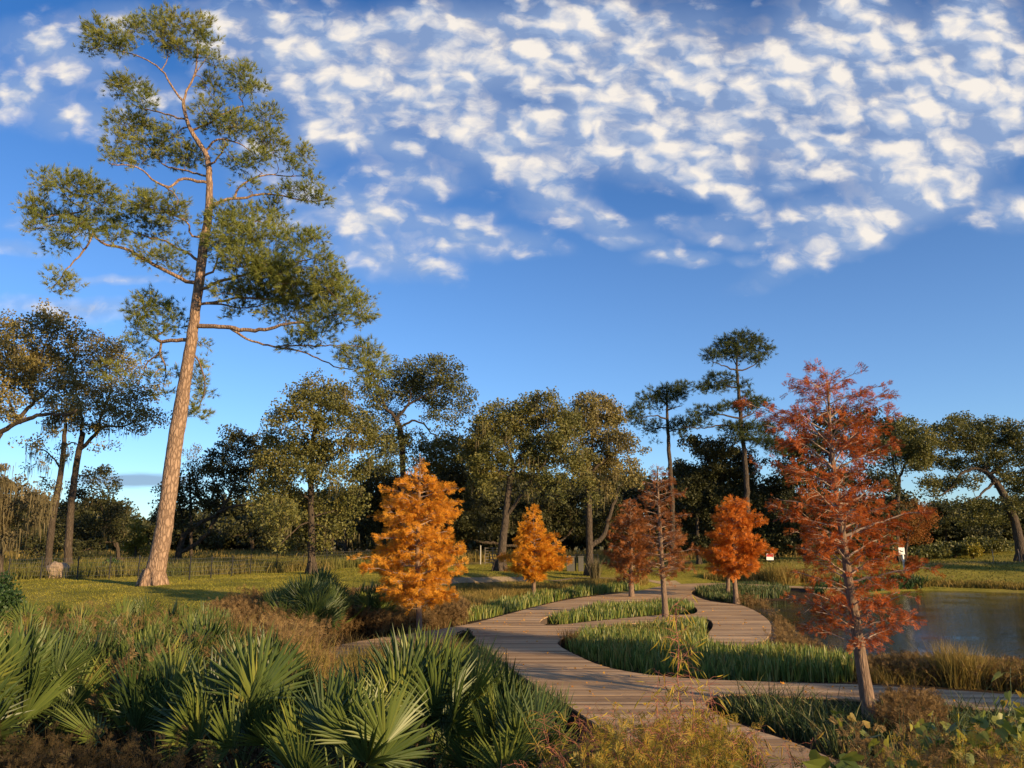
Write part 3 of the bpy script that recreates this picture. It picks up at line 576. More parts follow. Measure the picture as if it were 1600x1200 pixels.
def big_pine():
    trunk = [(238,916,31),(246,880,27.5),(256,833,26),(264,768,24.5),(272,703,23.5),(279,660,23),(286,617,20),(292,573,18),(300,530,17),(305,487,15),(309,455,15),(314,420,15),(318,380,13.5),(326,340,12),(328,280,9.5),(324,240,8),(308,220,7),(294,196,6),(287,172,5.5),(286,158,5)]
    k = 2.5
    def c1(*p): return [(x / k, y / k) for x, y in p]
    def c2(*p): return [(x / 2.308, 400 + y / 2.308) for x, y in p]
    limbs = [(c1((715,395),(735,345),(765,290),(772,200),(770,130),(740,90)),4,1.2,.3),(c1((715,395),(690,370),(655,310),(645,285),(600,245),(530,215),(440,190),(360,190)),4,1.2,-.8),
     (c1((765,290),(800,230),(830,200)),2,1,1.2),(c1((645,285),(660,230),(640,160)),2,.9,.2),(c1((715,470),(660,450),(610,435),(560,430),(510,400)),3.5,1.3,1.2),
     (c1((810,720),(760,700),(700,700),(660,740),(610,710),(575,685),(540,650),(480,645),(430,640)),5.5,1.5,-1.6),(c1((660,740),(700,770),(690,800)),2.5,1,-2),
     (c1((815,700),(770,680),(700,660),(640,650),(600,600),(560,540)),4,1.3,1.6),
     (c1((785,1030),(740,990),(700,975),(640,935),(575,930),(500,900),(450,880)),5,1.6,1.0),
     (c1((775,1110),(720,1095),(650,1060),(560,1010),(500,970),(420,960),(380,940),(350,880),(300,840),(240,840),(180,850)),7,1.6,-2.4),(c1((350,880),(345,820),(270,790),(240,740)),3,1.2,-2.2),(c1((430,960),(330,990),(280,1020),(240,1090),(200,1130)),3.5,1.2,-2.6),
     (c1((790,930),(740,930),(740,870),(700,850),(620,820),(560,800)),4,1.2,-.6),
     (c1((820,820),(850,790),(900,775),(960,775),(1000,760),(1060,755),(1130,770),(1200,790),(1270,780)),6,1.4,1.0),(c1((915,765),(930,730),(1000,690),(1060,680),(1140,690),(1220,680)),4,1.2,2.0),
     (c1((812,650),(830,640),(870,600),(885,560),(870,540)),4,1.4,-1.0),(c1((812,590),(850,540),(900,545),(950,570),(980,590)),4,1.2,-.4),(c1((745,505),(800,490),(850,460),(900,430),(960,410),(930,380),(950,330)),4,1.2,.6),
     (c1((770,1125),(830,1110),(900,1085),(960,1075),(1050,1050),(1130,1030),(1220,1010)),6,1.6,-2.4),(c1((800,1090),(840,1060),(850,1000),(920,930),(980,880)),4,1.4,-1.5),(c1((780,1190),(850,1180),(930,1160),(1050,1170),(1180,1160),(1300,1130)),5,1.5,-.2),
     (c2((712,262),(800,255),(900,270),(960,265),(1040,240),(1130,240),(1200,210),(1290,210)),8,1.8,-2.2),(c2((830,262),(870,290),(940,320),(1010,330),(1100,345),(1170,380),(1230,410),(1310,400)),4,1.3,-1.2),(c2((1000,330),(1080,320),(1160,325),(1240,320),(1320,330)),3,1.2,-1.8),
     (c2((720,175),(790,170),(860,190),(950,180),(1040,130)),4,1.3,1.4),
     (c2((690,310),(620,305),(570,310),(555,290),(590,275),(600,250),(560,240)),7,1.6,1.4),(c2((575,312),(575,350),(590,390),(600,420),(590,470)),4,1.2,1.5),(c2((575,345),(530,380),(515,430),(490,470)),3,1.1,1.8),(c2((590,395),(560,410),(560,440)),2.5,1,.6),
     (c2((700,330),(735,420),(740,500),(710,560)),3,1.2,2.6)]
    a = [(380,110,50,50),(430,160,80,45),(510,110,50,40),(600,90,70,40),(700,90,90,45),(780,110,45,45),(640,150,60,45),(810,160,35,45),(840,240,35,40),(350,195,40,18),(470,175,60,30),(700,180,60,35),(760,215,50,25),
     (960,310,65,55),(1000,350,42,32),(930,270,40,28),(830,350,45,55),(500,340,70,42),(560,390,45,45),(470,330,45,38),(500,480,85,50),(560,500,65,45),(470,560,65,45),(600,560,75,45),(690,615,80,42),(740,610,60,38),(560,620,65,35),(450,620,45,38),(680,520,45,45,.7),
     (820,430,60,42),(870,500,80,50),(920,480,60,48),(1040,460,58,55),(1030,540,70,45),(1070,580,55,42),(1000,620,65,35),(930,640,55,35,.8),(1180,600,42,42),(1140,650,48,32),(1220,690,34,22),(1200,750,75,42),(1260,775,38,28),(1110,745,55,25),(960,720,50,25,.7),(890,600,40,30,.6),
     (170,700,35,38),(250,720,75,50),(340,740,75,50),(400,780,55,48),(140,800,45,50),(200,860,75,50),(280,900,75,42),(240,960,65,28,.7),(330,860,65,50,.8),(430,860,60,50),(530,780,65,42),(600,800,85,42),(680,840,65,38),(520,850,65,42),(600,900,75,35),(125,880,28,42,.7),(460,915,60,32),(680,790,50,30,.7),
     (560,990,60,32),(640,1005,65,35),(710,1065,55,30,.7),(680,950,55,30,.6),(260,1100,48,38,.8),(210,1080,36,28,.7),(240,1140,50,18,.5),
     (870,850,85,50),(960,850,90,50),(1060,830,65,50),(900,930,100,60,1.2),(1000,950,95,60,1.2),(1080,900,55,42),(960,1020,100,50,1.2),(1060,1050,95,50,1.1),(1180,950,75,48),(1240,930,42,32),(1230,1020,72,42),(1300,1070,55,42),(1150,1100,90,50,1.1),(1080,1140,85,50,1.1),(950,1140,85,45,.9),(1280,1150,75,42),(1400,1180,55,32),(850,960,55,40),(1345,1110,40,30)]
    b = [(900,60,85,50),(1000,60,80,50),(950,130,90,50),(1050,120,95,50,1.1),(1030,200,90,42),(1130,170,90,50),(1140,270,80,40),(1080,310,60,38),(1200,220,75,42),(1290,190,55,32),(1320,230,42,25),(1230,130,55,42),(1170,90,50,40),(1300,350,70,42),(1340,400,55,52),(1260,370,50,32),(1350,450,25,35),(860,200,55,32,.7),(820,120,50,35,.7),
     (500,190,52,48),(560,170,55,42),(610,190,45,38),(640,240,35,38),(500,260,50,45),(570,270,45,32),(480,310,38,26),(540,370,45,30,.6),(560,440,45,40,.6),(620,420,35,30,.5),(725,400,26,26),(720,445,38,42,.8),(735,505,32,35,.8),(715,570,42,32,.9),(690,540,35,30,.7),(730,315,22,18),(395,412,50,30,.8),(450,450,40,25,.5),(600,500,40,30,.5)]
    make_tree('pine_tree', 'tall leaning pine with long bare reddish trunk on the lawn', 'tree', GR(238, 915)[1], trunk, limbs, sc(a, k, 0, 0) + sc(b, 2.308, 0, 400), M['pine_bark'], M['pine_twig'], M['needle'], 'pine', None, 5, 4.1, .33, 0, .30, 1.0, flare=1.32)
big_pine()

def tree_rows():
    ob, od = M['oak_bark'], M['twig_dark']
    def T(label, D, trunk, limbs, clumps, leaf='oak_mid', cat='oak tree', name='oak_tree', **kw):
        return make_tree(name, label, cat, D, trunk, limbs, clumps, ob, od, M[leaf], kw.pop('mode', 'oak'), kw.pop('group', None), **kw)
    # the great oak at the edge of the picture
    T('spreading bronze oak whose heavy bare limbs reach in from the picture edge', 45, [(-55,900,18),(-50,820,16),(-38,750,15),(-15,695,13),(0,676,12)],
      [([(0,676),(30,660),(60,648),(84,646),(104,650),(120,640)],8,2.5,-2),([(28,660),(42,640),(54,626),(68,618),(85,600)],7,2,1),([(28,660),(18,635),(8,612),(-10,590)],4,1.5,-1),([(50,628),(38,600),(60,565),(75,525),(72,495)],4,1.2,.5),([(-20,700),(-50,650),(-60,600)],9,3,0)],
      [(20,515,34,25),(60,512,30,22),(80,490,22,13),(100,512,25,17),(116,530,17,13),(18,555,40,26),(62,555,36,25),(100,560,25,22),(30,595,36,22),(75,595,36,22),(108,600,25,18),(10,635,26,20),(80,628,34,13),(-20,570,40,40),(-45,540,45,40),(-40,620,45,40),(112,580,22,15),(45,578,30,20),(50,690,30,9,.35),(85,672,22,8,.4),(115,640,22,14)],
      'oak_brown', seed=11, moss=40, lsize=.13)
    T('tall straight mossy trunk close beside the darker forked oak', 47, [(76,882,10),(80,820,10),(90,770,9),(97,730,8),(100,690,7),(103,662,5)],
      [([(97,735),(80,710),(60,700),(40,695)],3,1,1),([(99,700),(115,690),(130,700)],3,1,-1)],
      [(103,645,20,12),(84,752,16,9,.8),(118,702,18,8,.4),(62,700,20,8,.4),(80,665,22,9,.6),(60,725,14,7,.5),(88,715,12,8,.5)], 'oak_brown', seed=12, moss=46, lsize=.12)
    T('forked bronze-leaved oak with dark trunk behind the wire fence', 48, [(106,886,12),(108,830,11),(112,780,10),(118,735,9.5),(124,700,9),(130,676,8)],
      [([(128,690),(129,655),(125,635),(118,605),(120,580)],5,1.6,.8),([(122,705),(140,690),(152,672),(165,664),(190,668),(215,655)],7,1.5,-1),([(150,672),(160,640),(175,610),(170,570)],4,1.3,.5),([(118,740),(130,745),(150,740),(170,735)],2.5,1,.5)],
      [(150,537,24,16),(172,548,20,16),(138,560,22,18),(162,575,30,18),(190,560,24,14),(204,582,24,15),(140,600,30,17),(172,610,30,18),(205,612,25,17),(228,630,20,15),(150,640,30,17),(190,642,35,15),(230,653,28,12),(252,655,12,9,.6),(212,668,28,9,.6),(130,665,20,10),(172,668,34,10),(130,625,24,16),(165,695,22,9,.35),(245,605,14,10,.5)], 'oak_brown', seed=13, moss=20, lsize=.12)
    T('small dark oak with bent pale trunk under the forked oak', 54, [(189,873,6),(184,850,5),(175,836,4.5),(162,824,3.5)],
      [([(170,830),(160,800),(155,770)],3,1,0),([(165,826),(140,815),(120,820)],3,1,.5)],
      [(150,742,24,13),(174,758,15,10),(138,768,30,13),(160,788,26,10),(180,792,22,10),(168,815,32,13),(148,838,26,13),(187,812,15,12),(120,825,28,18),(98,848,30,13),(105,795,18,12,.7),(70,800,20,16,.7),(185,835,20,10),(50,850,30,16,.7),(130,855,30,12,.8)], 'oak_dark', seed=14, moss=30, lsize=.14)
    T('brown moss-draped small tree above the glossy bush', 38, [(2,890,8),(4,850,7),(8,810,6),(12,780,4)], [([(8,800),(30,780),(55,780)],3,1,-.5),([(8,800),(-10,770),(-20,750)],3,1,.3)],
      [(5,745,34,15,.7),(32,775,36,18,.7),(62,785,24,16,.7),(10,810,32,20,.7),(52,812,24,14,.7),(75,800,14,12,.6),(-20,780,20,40),(20,835,24,12,.4)], 'moss', 'mossy tree', 'mossy_tree', seed=15, moss=170, lsize=.12, spray=.3)
    T('little yellow-green tree in the gap beside the pine trunk', 62, [(212,872,4),(213,850,3),(214,830,2)], [], [(210,828,13,11),(222,846,12,10),(204,850,12,12),(215,862,16,8)], 'yellowleaf', 'small tree', 'small_tree', seed=16, lsize=.15, dens=1.2)
    T('low dark spreading oak with arching limbs just beyond the pine', 58, [(277,873,10),(281,851,9),(290,833,8),(303,824,7),(316,815,6)],
      [([(316,815),(337,806),(357,793),(375,788),(397,790)],6,2,-1),([(284,840),(285,815),(280,790),(285,760)],5,1.5,.5),([(307,873),(319,844),(334,815),(352,786),(366,761),(372,730),(378,700)],7,1.5,0),([(352,786),(340,760),(325,740)],3,1,1)],
      [(365,680,16,11),(375,698,20,14),(402,688,18,13),(354,710,18,16),(330,715,14,9),(402,713,20,14),(320,732,24,16),(355,738,26,16),(290,752,24,13),(338,763,32,14),(390,760,22,15),(298,780,26,16),(268,792,20,18),(332,788,26,10),(263,762,15,13),(280,815,24,10),(258,838,15,14),(380,737,16,12),(420,700,18,18),(415,735,20,20),(430,770,20,25),(250,812,16,14),(395,825,25,16),(350,835,25,10,.5),(425,840,20,18)], 'oak_dark', seed=17, lsize=.15, dens=1.15)
    T('sparse grey leafless-looking crown poking out behind the arching oak', 63, [(300,870,5),(298,800,4),(296,740,3)], [], [(290,708,14,8,.5),(303,715,12,8,.5),(285,722,12,7,.4),(308,700,8,6,.3)], 'moss', 'small tree', 'small_tree', seed=18, lsize=.1)
    T('olive-gold oak with one straight trunk in front of the wire fence', 48, [(487,892,12),(487,840,10.5),(485,790,9.5),(486,740,8.5),(488,690,7.5),(494,662,6),(502,640,4)],
      [([(487,700),(470,670),(455,650)],4,1.3,-1),([(487,740),(515,715),(545,690)],4,1.3,-.5),([(486,780),(460,765),(435,760)],4,1.2,-1),([(494,665),(515,640),(520,620)],4,1.2,.6),([(486,810),(515,800),(545,790)],3,1.1,1)],
      [(500,600,25,13),(470,613,20,11),(460,638,25,14),(440,650,20,11),(425,660,13,7),(500,628,30,16),(530,618,20,16),(480,662,30,18),(510,660,25,18),(540,648,24,18),(440,688,26,16),(475,700,30,18),(515,703,30,18),(550,690,25,18),(430,728,30,18),(470,743,30,18),(520,745,30,18),(560,730,25,20),(425,768,30,18),(460,785,30,18),(510,790,30,18),(550,775,25,20),(430,803,26,16),(468,822,25,13),(520,828,25,13),(438,842,10,20,.5),(580,688,20,18),(455,848,20,12,.6),(505,850,20,12,.5),(412,790,16,14),(450,715,24,14)], 'oak_olive', seed=19, moss=90, lsize=.14, fill=.5)
    T('high open-crowned oak forking against the sky behind the orange tree', 56, [(630,870,10),(630,780,9.5),(629,710,9),(626,672,9),(619,654,9)],
      [([(619,654),(605,640),(598,628),(592,610),(590,590)],6,1.6,.5),([(619,654),(632,640),(645,628),(662,620),(690,600)],6,1.6,-1),([(627,664),(645,656),(660,660),(672,675),(690,690)],4,1.5,-1.5),([(640,632),(645,600),(655,575)],3,1,1)],
      [(600,590,25,16),(625,572,20,11),(640,590,30,16),(680,570,25,13),(702,580,20,13),(662,598,30,18),(700,608,25,18),(725,620,15,15),(610,615,25,12,.8),(590,620,20,16),(680,633,30,14),(722,638,11,8),(570,610,20,18),(575,640,20,13),(692,658,25,13),(645,690,30,13),(600,680,30,18),(682,690,30,16),(612,720,30,18),(672,720,30,18),(702,700,20,18),(580,665,22,14),(555,655,20,14),(735,640,8,8,.6)], 'oak_mid', seed=20, lsize=.13, dens=.95, fill=.4)
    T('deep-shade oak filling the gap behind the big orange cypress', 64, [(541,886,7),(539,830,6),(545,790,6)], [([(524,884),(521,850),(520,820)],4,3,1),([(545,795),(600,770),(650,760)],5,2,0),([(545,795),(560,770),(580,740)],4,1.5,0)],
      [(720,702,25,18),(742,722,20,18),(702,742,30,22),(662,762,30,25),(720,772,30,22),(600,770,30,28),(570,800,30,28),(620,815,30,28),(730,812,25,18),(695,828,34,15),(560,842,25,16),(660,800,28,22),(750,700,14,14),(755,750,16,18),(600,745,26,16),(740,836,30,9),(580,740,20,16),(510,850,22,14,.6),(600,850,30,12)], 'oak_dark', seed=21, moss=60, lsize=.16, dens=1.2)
    T('broad gold-green oak with moss, its trunk rising beside the small gate', 52, [(781,880,15),(786,840,12),(792,790,10),(796,750,9),(802,733,7)],
      [([(788,805),(812,776),(825,756),(838,740),(852,722)],6,2,-1),([(802,735),(800,710),(790,690)],5,1.6,-.5),([(802,735),(815,710),(830,690),(850,670)],5,1.6,.5),([(796,752),(775,735),(755,725)],3.5,1.2,-1)],
      [(775,642,20,12),(792,637,18,11),(812,640,22,14),(830,630,18,12),(850,622,20,11),(868,632,20,13),(762,657,20,13),(750,675,18,13),(775,675,25,18),(800,662,28,18),(825,658,28,18),(850,655,28,18),(875,657,25,18),(893,668,20,16),(750,695,20,13),(775,700,28,16),(805,692,30,16),(838,688,30,18),(870,688,30,18),(750,720,20,13),(775,725,25,13),(812,720,30,13),(850,715,30,16),(880,712,25,16),(750,742,20,13),(782,742,20,10),(850,742,25,10),(838,762,20,8,.6),(760,765,18,12,.5),(870,768,18,14,.5),(735,715,14,12,.7),(897,738,20,13),(912,755,14,9,.7),(742,680,10,9,.8)], 'oak_olive', seed=22, moss=170, lsize=.14, fill=.5)
    T('darker oak with twin trunks and tattered side branches next to the gold-green oak', 56, [(921,873,12),(921,830,10.5),(920,790,9.5),(919,755,8.5),(920,728,7)],
      [([(937,870),(943,840),(951,810),(960,782),(965,765)],9,4,.4),([(919,740),(940,720),(965,705),(990,695)],5,1.5,-.5),([(920,730),(925,700),(930,670),(935,640)],5,1.5,0),([(920,770),(945,750),(962,740),(985,737)],3,1,-.5)],
      [(907,627,18,11),(920,630,20,12),(942,628,18,12),(960,645,18,13),(912,645,22,13),(937,650,25,13),(965,657,14,11),(915,675,25,16),(940,673,22,13),(965,685,24,10),(988,690,18,9),(1000,702,10,6,.7),(970,702,22,8),(925,700,25,13),(950,712,18,10),(912,718,20,13),(962,735,18,7,.7),(985,735,16,8,.8),(995,743,9,6,.6),(925,750,18,9),(950,762,14,12,.7),(988,760,12,8,.7)], 'oak_brown', seed=23, moss=120, lsize=.14, fill=.4)
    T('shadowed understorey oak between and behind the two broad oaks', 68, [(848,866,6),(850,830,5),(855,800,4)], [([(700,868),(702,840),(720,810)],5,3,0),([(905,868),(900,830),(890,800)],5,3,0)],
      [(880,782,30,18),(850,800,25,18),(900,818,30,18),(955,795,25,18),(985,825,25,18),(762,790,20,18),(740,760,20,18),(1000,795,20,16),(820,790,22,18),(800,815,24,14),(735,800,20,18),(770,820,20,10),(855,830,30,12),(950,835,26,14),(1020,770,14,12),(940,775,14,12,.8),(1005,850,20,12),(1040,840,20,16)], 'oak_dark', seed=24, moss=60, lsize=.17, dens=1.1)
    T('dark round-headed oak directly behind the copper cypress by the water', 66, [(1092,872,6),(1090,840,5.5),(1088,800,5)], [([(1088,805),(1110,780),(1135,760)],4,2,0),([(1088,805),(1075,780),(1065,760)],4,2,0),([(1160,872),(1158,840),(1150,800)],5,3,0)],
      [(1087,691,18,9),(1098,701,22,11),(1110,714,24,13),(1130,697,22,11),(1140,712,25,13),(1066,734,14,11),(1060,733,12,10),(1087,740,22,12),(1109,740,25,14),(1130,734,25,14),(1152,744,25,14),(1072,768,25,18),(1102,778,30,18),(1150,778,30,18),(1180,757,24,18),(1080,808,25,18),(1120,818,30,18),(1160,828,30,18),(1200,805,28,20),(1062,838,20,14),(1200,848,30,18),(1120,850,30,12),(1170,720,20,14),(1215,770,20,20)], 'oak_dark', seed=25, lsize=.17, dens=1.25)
    T('large dark oak showing through the red-leaved tree', 62, [(1262,866,10),(1262,830,9),(1268,780,8)], [([(1268,790),(1290,740),(1300,700)],6,2,0),([(1268,790),(1245,750),(1240,720)],5,2,0),([(1345,866),(1343,820),(1350,770)],7,4,1)],
      [(1232,702,20,13),(1252,722,24,16),(1290,652,25,13),(1320,655,24,13),(1350,652,20,13),(1380,670,20,13),(1262,690,30,18),(1300,690,35,20),(1350,698,30,20),(1242,742,30,22),(1290,750,35,22),(1350,750,30,18),(1250,800,35,22),(1300,810,35,22),(1360,800,30,18),(1390,820,25,13),(1230,840,35,16),(1290,850,35,13),(1345,845,32,14),(1385,755,20,18)], 'oak_dark', seed=26, lsize=.16, dens=1.15)
    T('olive-crowned oak between the red tree and the wide oak on the hill', 64, [(1400,855,8),(1400,810,7),(1405,750,6)], [([(1405,755),(1415,720),(1435,700)],4,1.5,0),([(1405,755),(1395,720),(1390,690)],4,1.5,0)],
      [(1392,667,18,11),(1411,666,20,11),(1435,676,18,11),(1400,688,25,13),(1424,690,25,13),(1447,692,20,13),(1380,702,22,13),(1410,708,20,11),(1435,710,22,11),(1447,726,14,9,.8),(1430,728,20,9),(1395,722,20,10)], 'oak_olive', seed=27, lsize=.14, dens=1.2, fill=.5)
    T('wide dark oak leaning over the green hill near the picture edge', 66, [(1594,846,15),(1588,820,13),(1578,795,12),(1568,770,11),(1554,750,9.5),(1541,737,8)],
      [([(1556,754),(1535,770),(1520,782)],5,1.5,-1),([(1541,737),(1520,730),(1500,740),(1487,765),(1465,776),(1445,775)],6,1.3,-1),([(1545,740),(1568,725),(1600,705)],6,2,.5),([(1541,737),(1530,710),(1515,690)],4,1.4,0),([(1541,737),(1550,705),(1560,685)],4,1.4,1)],
      [(1485,663,20,11),(1502,660,20,11),(1472,676,20,12),(1510,676,25,13),(1540,663,18,11),(1560,668,20,11),(1580,675,15,11),(1460,683,12,9),(1485,695,25,11),(1522,695,25,13),(1555,690,25,13),(1584,692,20,13),(1472,720,20,12),(1497,725,25,13),(1535,715,24,10),(1572,717,25,10),(1450,750,18,9,.7),(1472,760,20,8,.7),(1492,750,20,9),(1522,755,20,9,.7),(1460,772,18,6,.6),(1572,745,25,13),(1594,760,25,16),(1497,787,22,8,.7),(1522,787,28,9),(1547,792,25,9),(1590,785,20,12),(1510,812,28,9),(1536,810,22,9),(1562,810,18,9),(1610,700,25,35),(1630,740,30,40)], 'oak_mid', seed=28, lsize=.15, fill=.3)
    T('low distant oak beyond the hedge in the gap under the wide oak', 84, [(1478,850,4),(1478,830,3),(1476,815,3)], [], [(1472,797,18,9),(1480,812,26,9),(1500,822,26,10),(1440,803,20,9),(1455,822,24,9),(1530,835,26,9),(1570,832,24,11)], 'oak_dark', seed=29, lsize=.2, dens=1.1)
    T('orange and olive autumn bush-tree above the white sign', 64, [(1414,868,4),(1417,848,3.5),(1419,830,3)], [([(1417,845),(1430,825),(1445,810)],2,1,-.3),([(1417,845),(1408,830),(1400,818)],2,1,.3)],
      [(1430,792,17,7),(1446,800,15,8),(1422,808,22,10),(1450,812,14,9),(1435,825,22,10),(1420,838,22,9),(1400,820,16,11),(1440,838,16,8),(1400,842,14,9)], 'autumn', 'autumn tree', 'autumn_tree', seed=30, lsize=.1, dens=1.5)
    pb, pt = ob, M['twig_dark']
    make_tree('pine_tree', 'thin dark pine with flat tufted crown left of the taller far pine', 'tree', 62, [(1051,905,9),(1051,800,8),(1048,740,7),(1045,700,6),(1043,660,5),(1042,630,3.5),(1041,608,2)],
      [([(1042,658),(1028,651),(1017,649),(1000,652)],3,1,-.5),([(1042,667),(1023,668),(1005,676)],2.5,1,.6),([(1043,644),(1051,638),(1066,634)],3,1,0),([(1044,672),(1058,670),(1072,672)],2,1,-.8)],
      [(1030,613,15,8),(1045,610,18,8),(1062,608,14,8),(1072,604,8,7),(1017,623,18,8),(1041,625,18,7),(1058,621,12,7),(1002,638,15,7),(986,647,10,7),(992,655,12,7),(1007,664,17,6,.8),(1024,666,14,6,.8),(1056,663,12,7),(1068,659,11,7),(1060,675,14,6,.8),(1071,679,9,5,.6),(1015,675,12,5,.6),(1022,689,9,3,.5),(1035,640,12,5,.5)], pb, pt, M['needle_far'], 'pine', 'far pines', 31, 4.6, .38, 0, .36, flare=1.1)
    make_tree('pine_tree', 'taller far pine with layered crown rising behind the red tree', 'tree', 60, [(1170,900,10),(1168,800,9),(1165,720,7.5),(1160,680,6.5),(1157,650,6),(1154,610,5.2),(1152,588,4.6),(1151,572,3.5),(1152,545,1.5)],
      [([(1151,582),(1140,575),(1128,571),(1112,565)],3,1,-.6),([(1151,582),(1165,578),(1180,568),(1192,555)],3,1,.5),([(1150,575),(1145,560),(1140,540)],2,1,.4),([(1154,608),(1140,604),(1128,600),(1110,606)],3,1,-.4),([(1158,655),(1140,650),(1120,647),(1105,646)],3.5,1,-.6),([(1158,655),(1172,648),(1187,636)],3,1,.5),([(1162,668),(1130,664),(1100,670),(1080,668),(1066,665)],3,1,-.4),([(1163,690),(1185,682),(1205,690)],3,1,0)],
      [(1164,527,18,8),(1146,530,17,8),(1177,534,15,8),(1130,540,16,9),(1155,542,22,9),(1183,547,19,9),(1198,549,9,6),(1107,552,8,6),(1113,560,14,6),(1134,555,19,8),(1162,557,19,8),(1183,562,11,6),(1102,603,13,6),(1117,590,13,7),(1134,592,14,7),(1096,608,9,6),(1117,607,17,6),(1136,604,11,6),(1162,604,7,7),(1167,613,7,5),(1143,635,19,6),(1121,638,14,6),(1172,628,17,8),(1189,632,17,8),(1162,637,14,8),(1094,639,9,6),(1087,649,12,6),(1104,648,13,6),(1096,661,15,6),(1076,664,9,6,.8),(1140,667,15,7),(1162,669,19,9),(1185,669,21,9),(1200,671,14,9),(1151,681,19,8),(1183,688,24,9),(1204,692,19,9),(1215,704,14,8)], pb, pt, M['needle_far'], 'pine', 'far pines', 32, 4.8, .38, 0, .38, flare=1.1)
tree_rows()

# ------------------------------------------------------------------ young bald cypresses
def cypress(label, base, trunk, env, leafm, seed, group, n_br=60, ascend=.45, leafd=1.0, lsize=.16, twigm=None, droop=.25, D=None, gap=0.0, tw=.5, bare_top=0.0):
    """trunk: (x, y, width); env: (y, half-width left, half-width right) of the crown in photo pixels"""
    r = np.random.RandomState(seed); global R; Rs = R; R = r
    g = GR(*base); D = D or g[1]; gz = float(H(g[0], D)); p2m = lambda y: D / ray(800, y)[1] / FPX
    root = thing('bald_cypress', (g[0], D, gz), label, 'cypress', group)
    tp = np.array([[*P(x, y, D), w * p2m(y) / 2] for x, y, w in trunk]); tp[0, 2] = min(tp[0, 2], gz - .08)
    sm = resample(chaikin(tp, 2, False), .12); sm[:, 3] *= 1 + .35 * np.exp(-np.maximum(0, sm[:, 2] - gz) / .25)
    A = Acc(); A.tube(sm[:, :3], sm[:, 3], 12, 0, True, .07); A.obj('trunk', M['cyp_bark'], root, smooth=True)
    env = np.array(sorted(env), float); ztop = P(trunk[-1][0], env[0, 0], D)[2]; zbot = P(0, env[-1, 0], D)[2]
    ez = np.array([P(800, y, D)[2] for y in env[:, 0]]); o = np.argsort(ez); ez = ez[o]; el = env[o, 1] * p2m(800); er = env[o, 2] * p2m(800)
    B = Acc(); C = B; leafp, leafd_ = [], []
    zs = np.linspace(zbot - .05, ztop - .12, n_br) + r.randn(n_br) * .03; ph = r.rand() * 6
    for i, z in enumerate(zs):
        a = ph + i * 2.399 + r.normal(0, .25); ca = math.cos(a)
        zz = np.clip(z + .25, ez[0], ez[-1]); Rr = np.interp(zz, ez, er) if ca > 0 else np.interp(zz, ez, el); Rc = (np.interp(zz, ez, er) + np.interp(zz, ez, el)) / 2
        Lr = (Rr * abs(ca) + Rc * (1 - abs(ca))) * r.uniform(.72, 1.08)
        Lr *= 1 + .16 * math.sin(z * 7 / (ztop - zbot) * 2.2 + seed) * math.cos(a * 2 + seed)
        if r.rand() < gap: Lr *= r.uniform(.35, .7)
        k = np.argmin(abs(sm[:, 2] - z)); p0 = sm[k, :3]; rise = Lr * ascend * (1.2 if z > (zbot + ztop) / 2 else .8) * r.uniform(.6, 1.3)
        rise = min(rise, max(.05, ztop - z))
        t = np.linspace(0, 1, max(5, int(Lr / .12)))[:, None]; h = np.array([math.cos(a), math.sin(a), 0])
        q = p0 + h * Lr * t + np.array([0, 0, 1]) * (rise * (t * 1.25 - .25 * t ** 2 - droop * t ** 3)); q[1:] += np.cumsum(r.randn(len(q) - 1, 3) * .012 * (Lr + .3), 0)
        r0 = min(sm[k, 3] * .45, .008 + .011 * Lr); B.tube(q, np.linspace(r0, .0025, len(q)), 5, 0, False)
        ns = max(3, int(Lr * (15 if tw else 10) ))
        for s in range(ns):
            u = r.uniform(.14, 1.0); f = u * (len(q) - 1); j = min(int(f), len(q) - 2); b0 = q[j] + (q[j + 1] - q[j]) * (f - j); tl = (1.15 - u) * Lr * .42 * r.uniform(.5, 1.2) + .08; sg = 1 if s % 2 else -1
            dr = unit(h * .75 + np.array([-h[1], h[0], 0]) * sg * r.uniform(.5, 1.1) + [0, 0, r.normal(.12, .3)]); tt = np.linspace(0, 1, 4)[:, None]; w = b0 + dr * tl * tt + np.array([0, 0, -.1 * tl]) * tt ** 2 + r.randn(4, 3) * .012 * tt
            B.tube(w, np.linspace(.0042, .0018, 4) * (1 + D / 40), 3, 0, False)
            nl = max(2, int(tl * 30 * leafd)); uu = r.rand(nl, 1) ** .7; leafp.append(b0 + dr * tl * uu + r.randn(nl, 3) * .025); leafd_.append(unit(dr + r.randn(nl, 3) * .55 + [0, 0, -.12]))
    # leader
    nl = int(26 * leafd); z = r.uniform(ztop - .5, ztop, nl); k = [np.argmin(abs(sm[:, 2] - q)) for q in z]
    if nl: leafp.append(sm[k, :3] + r.randn(nl, 3) * .06); leafd_.append(unit(r.randn(nl, 3) * .6 + [0, 0, .6]))
    B.obj('branches', twigm or M['twig_grey'], root)
    L = np.concatenate(leafp); d = np.concatenate(leafd_); C = Acc(); C.inst(FV, FQ, None, L, rotm(d), lsize * .8 * r.uniform(.6, 1.3, len(L)), 0); C.obj('foliage', leafm, root)
    R = Rs; return root
grp = 'young bald cypresses along the boardwalk'
cypress('bright orange cypress, widest of the orange ones, in front of the thin deck arm', (655,1008), [(655,1012,10.5),(655,965,9),(653,900,8),(652,850,7),(655,780,5),(656,735,3),(656,708,1.5)],
        [(722,8,12),(740,32,24),(765,50,55),(803,75,68),(829,86,64),(855,90,80),(881,84,82),(906,80,66),(932,56,58),(950,34,24)], M['orange'], 41, grp, 92, .3, 1.0, .17, gap=.24)
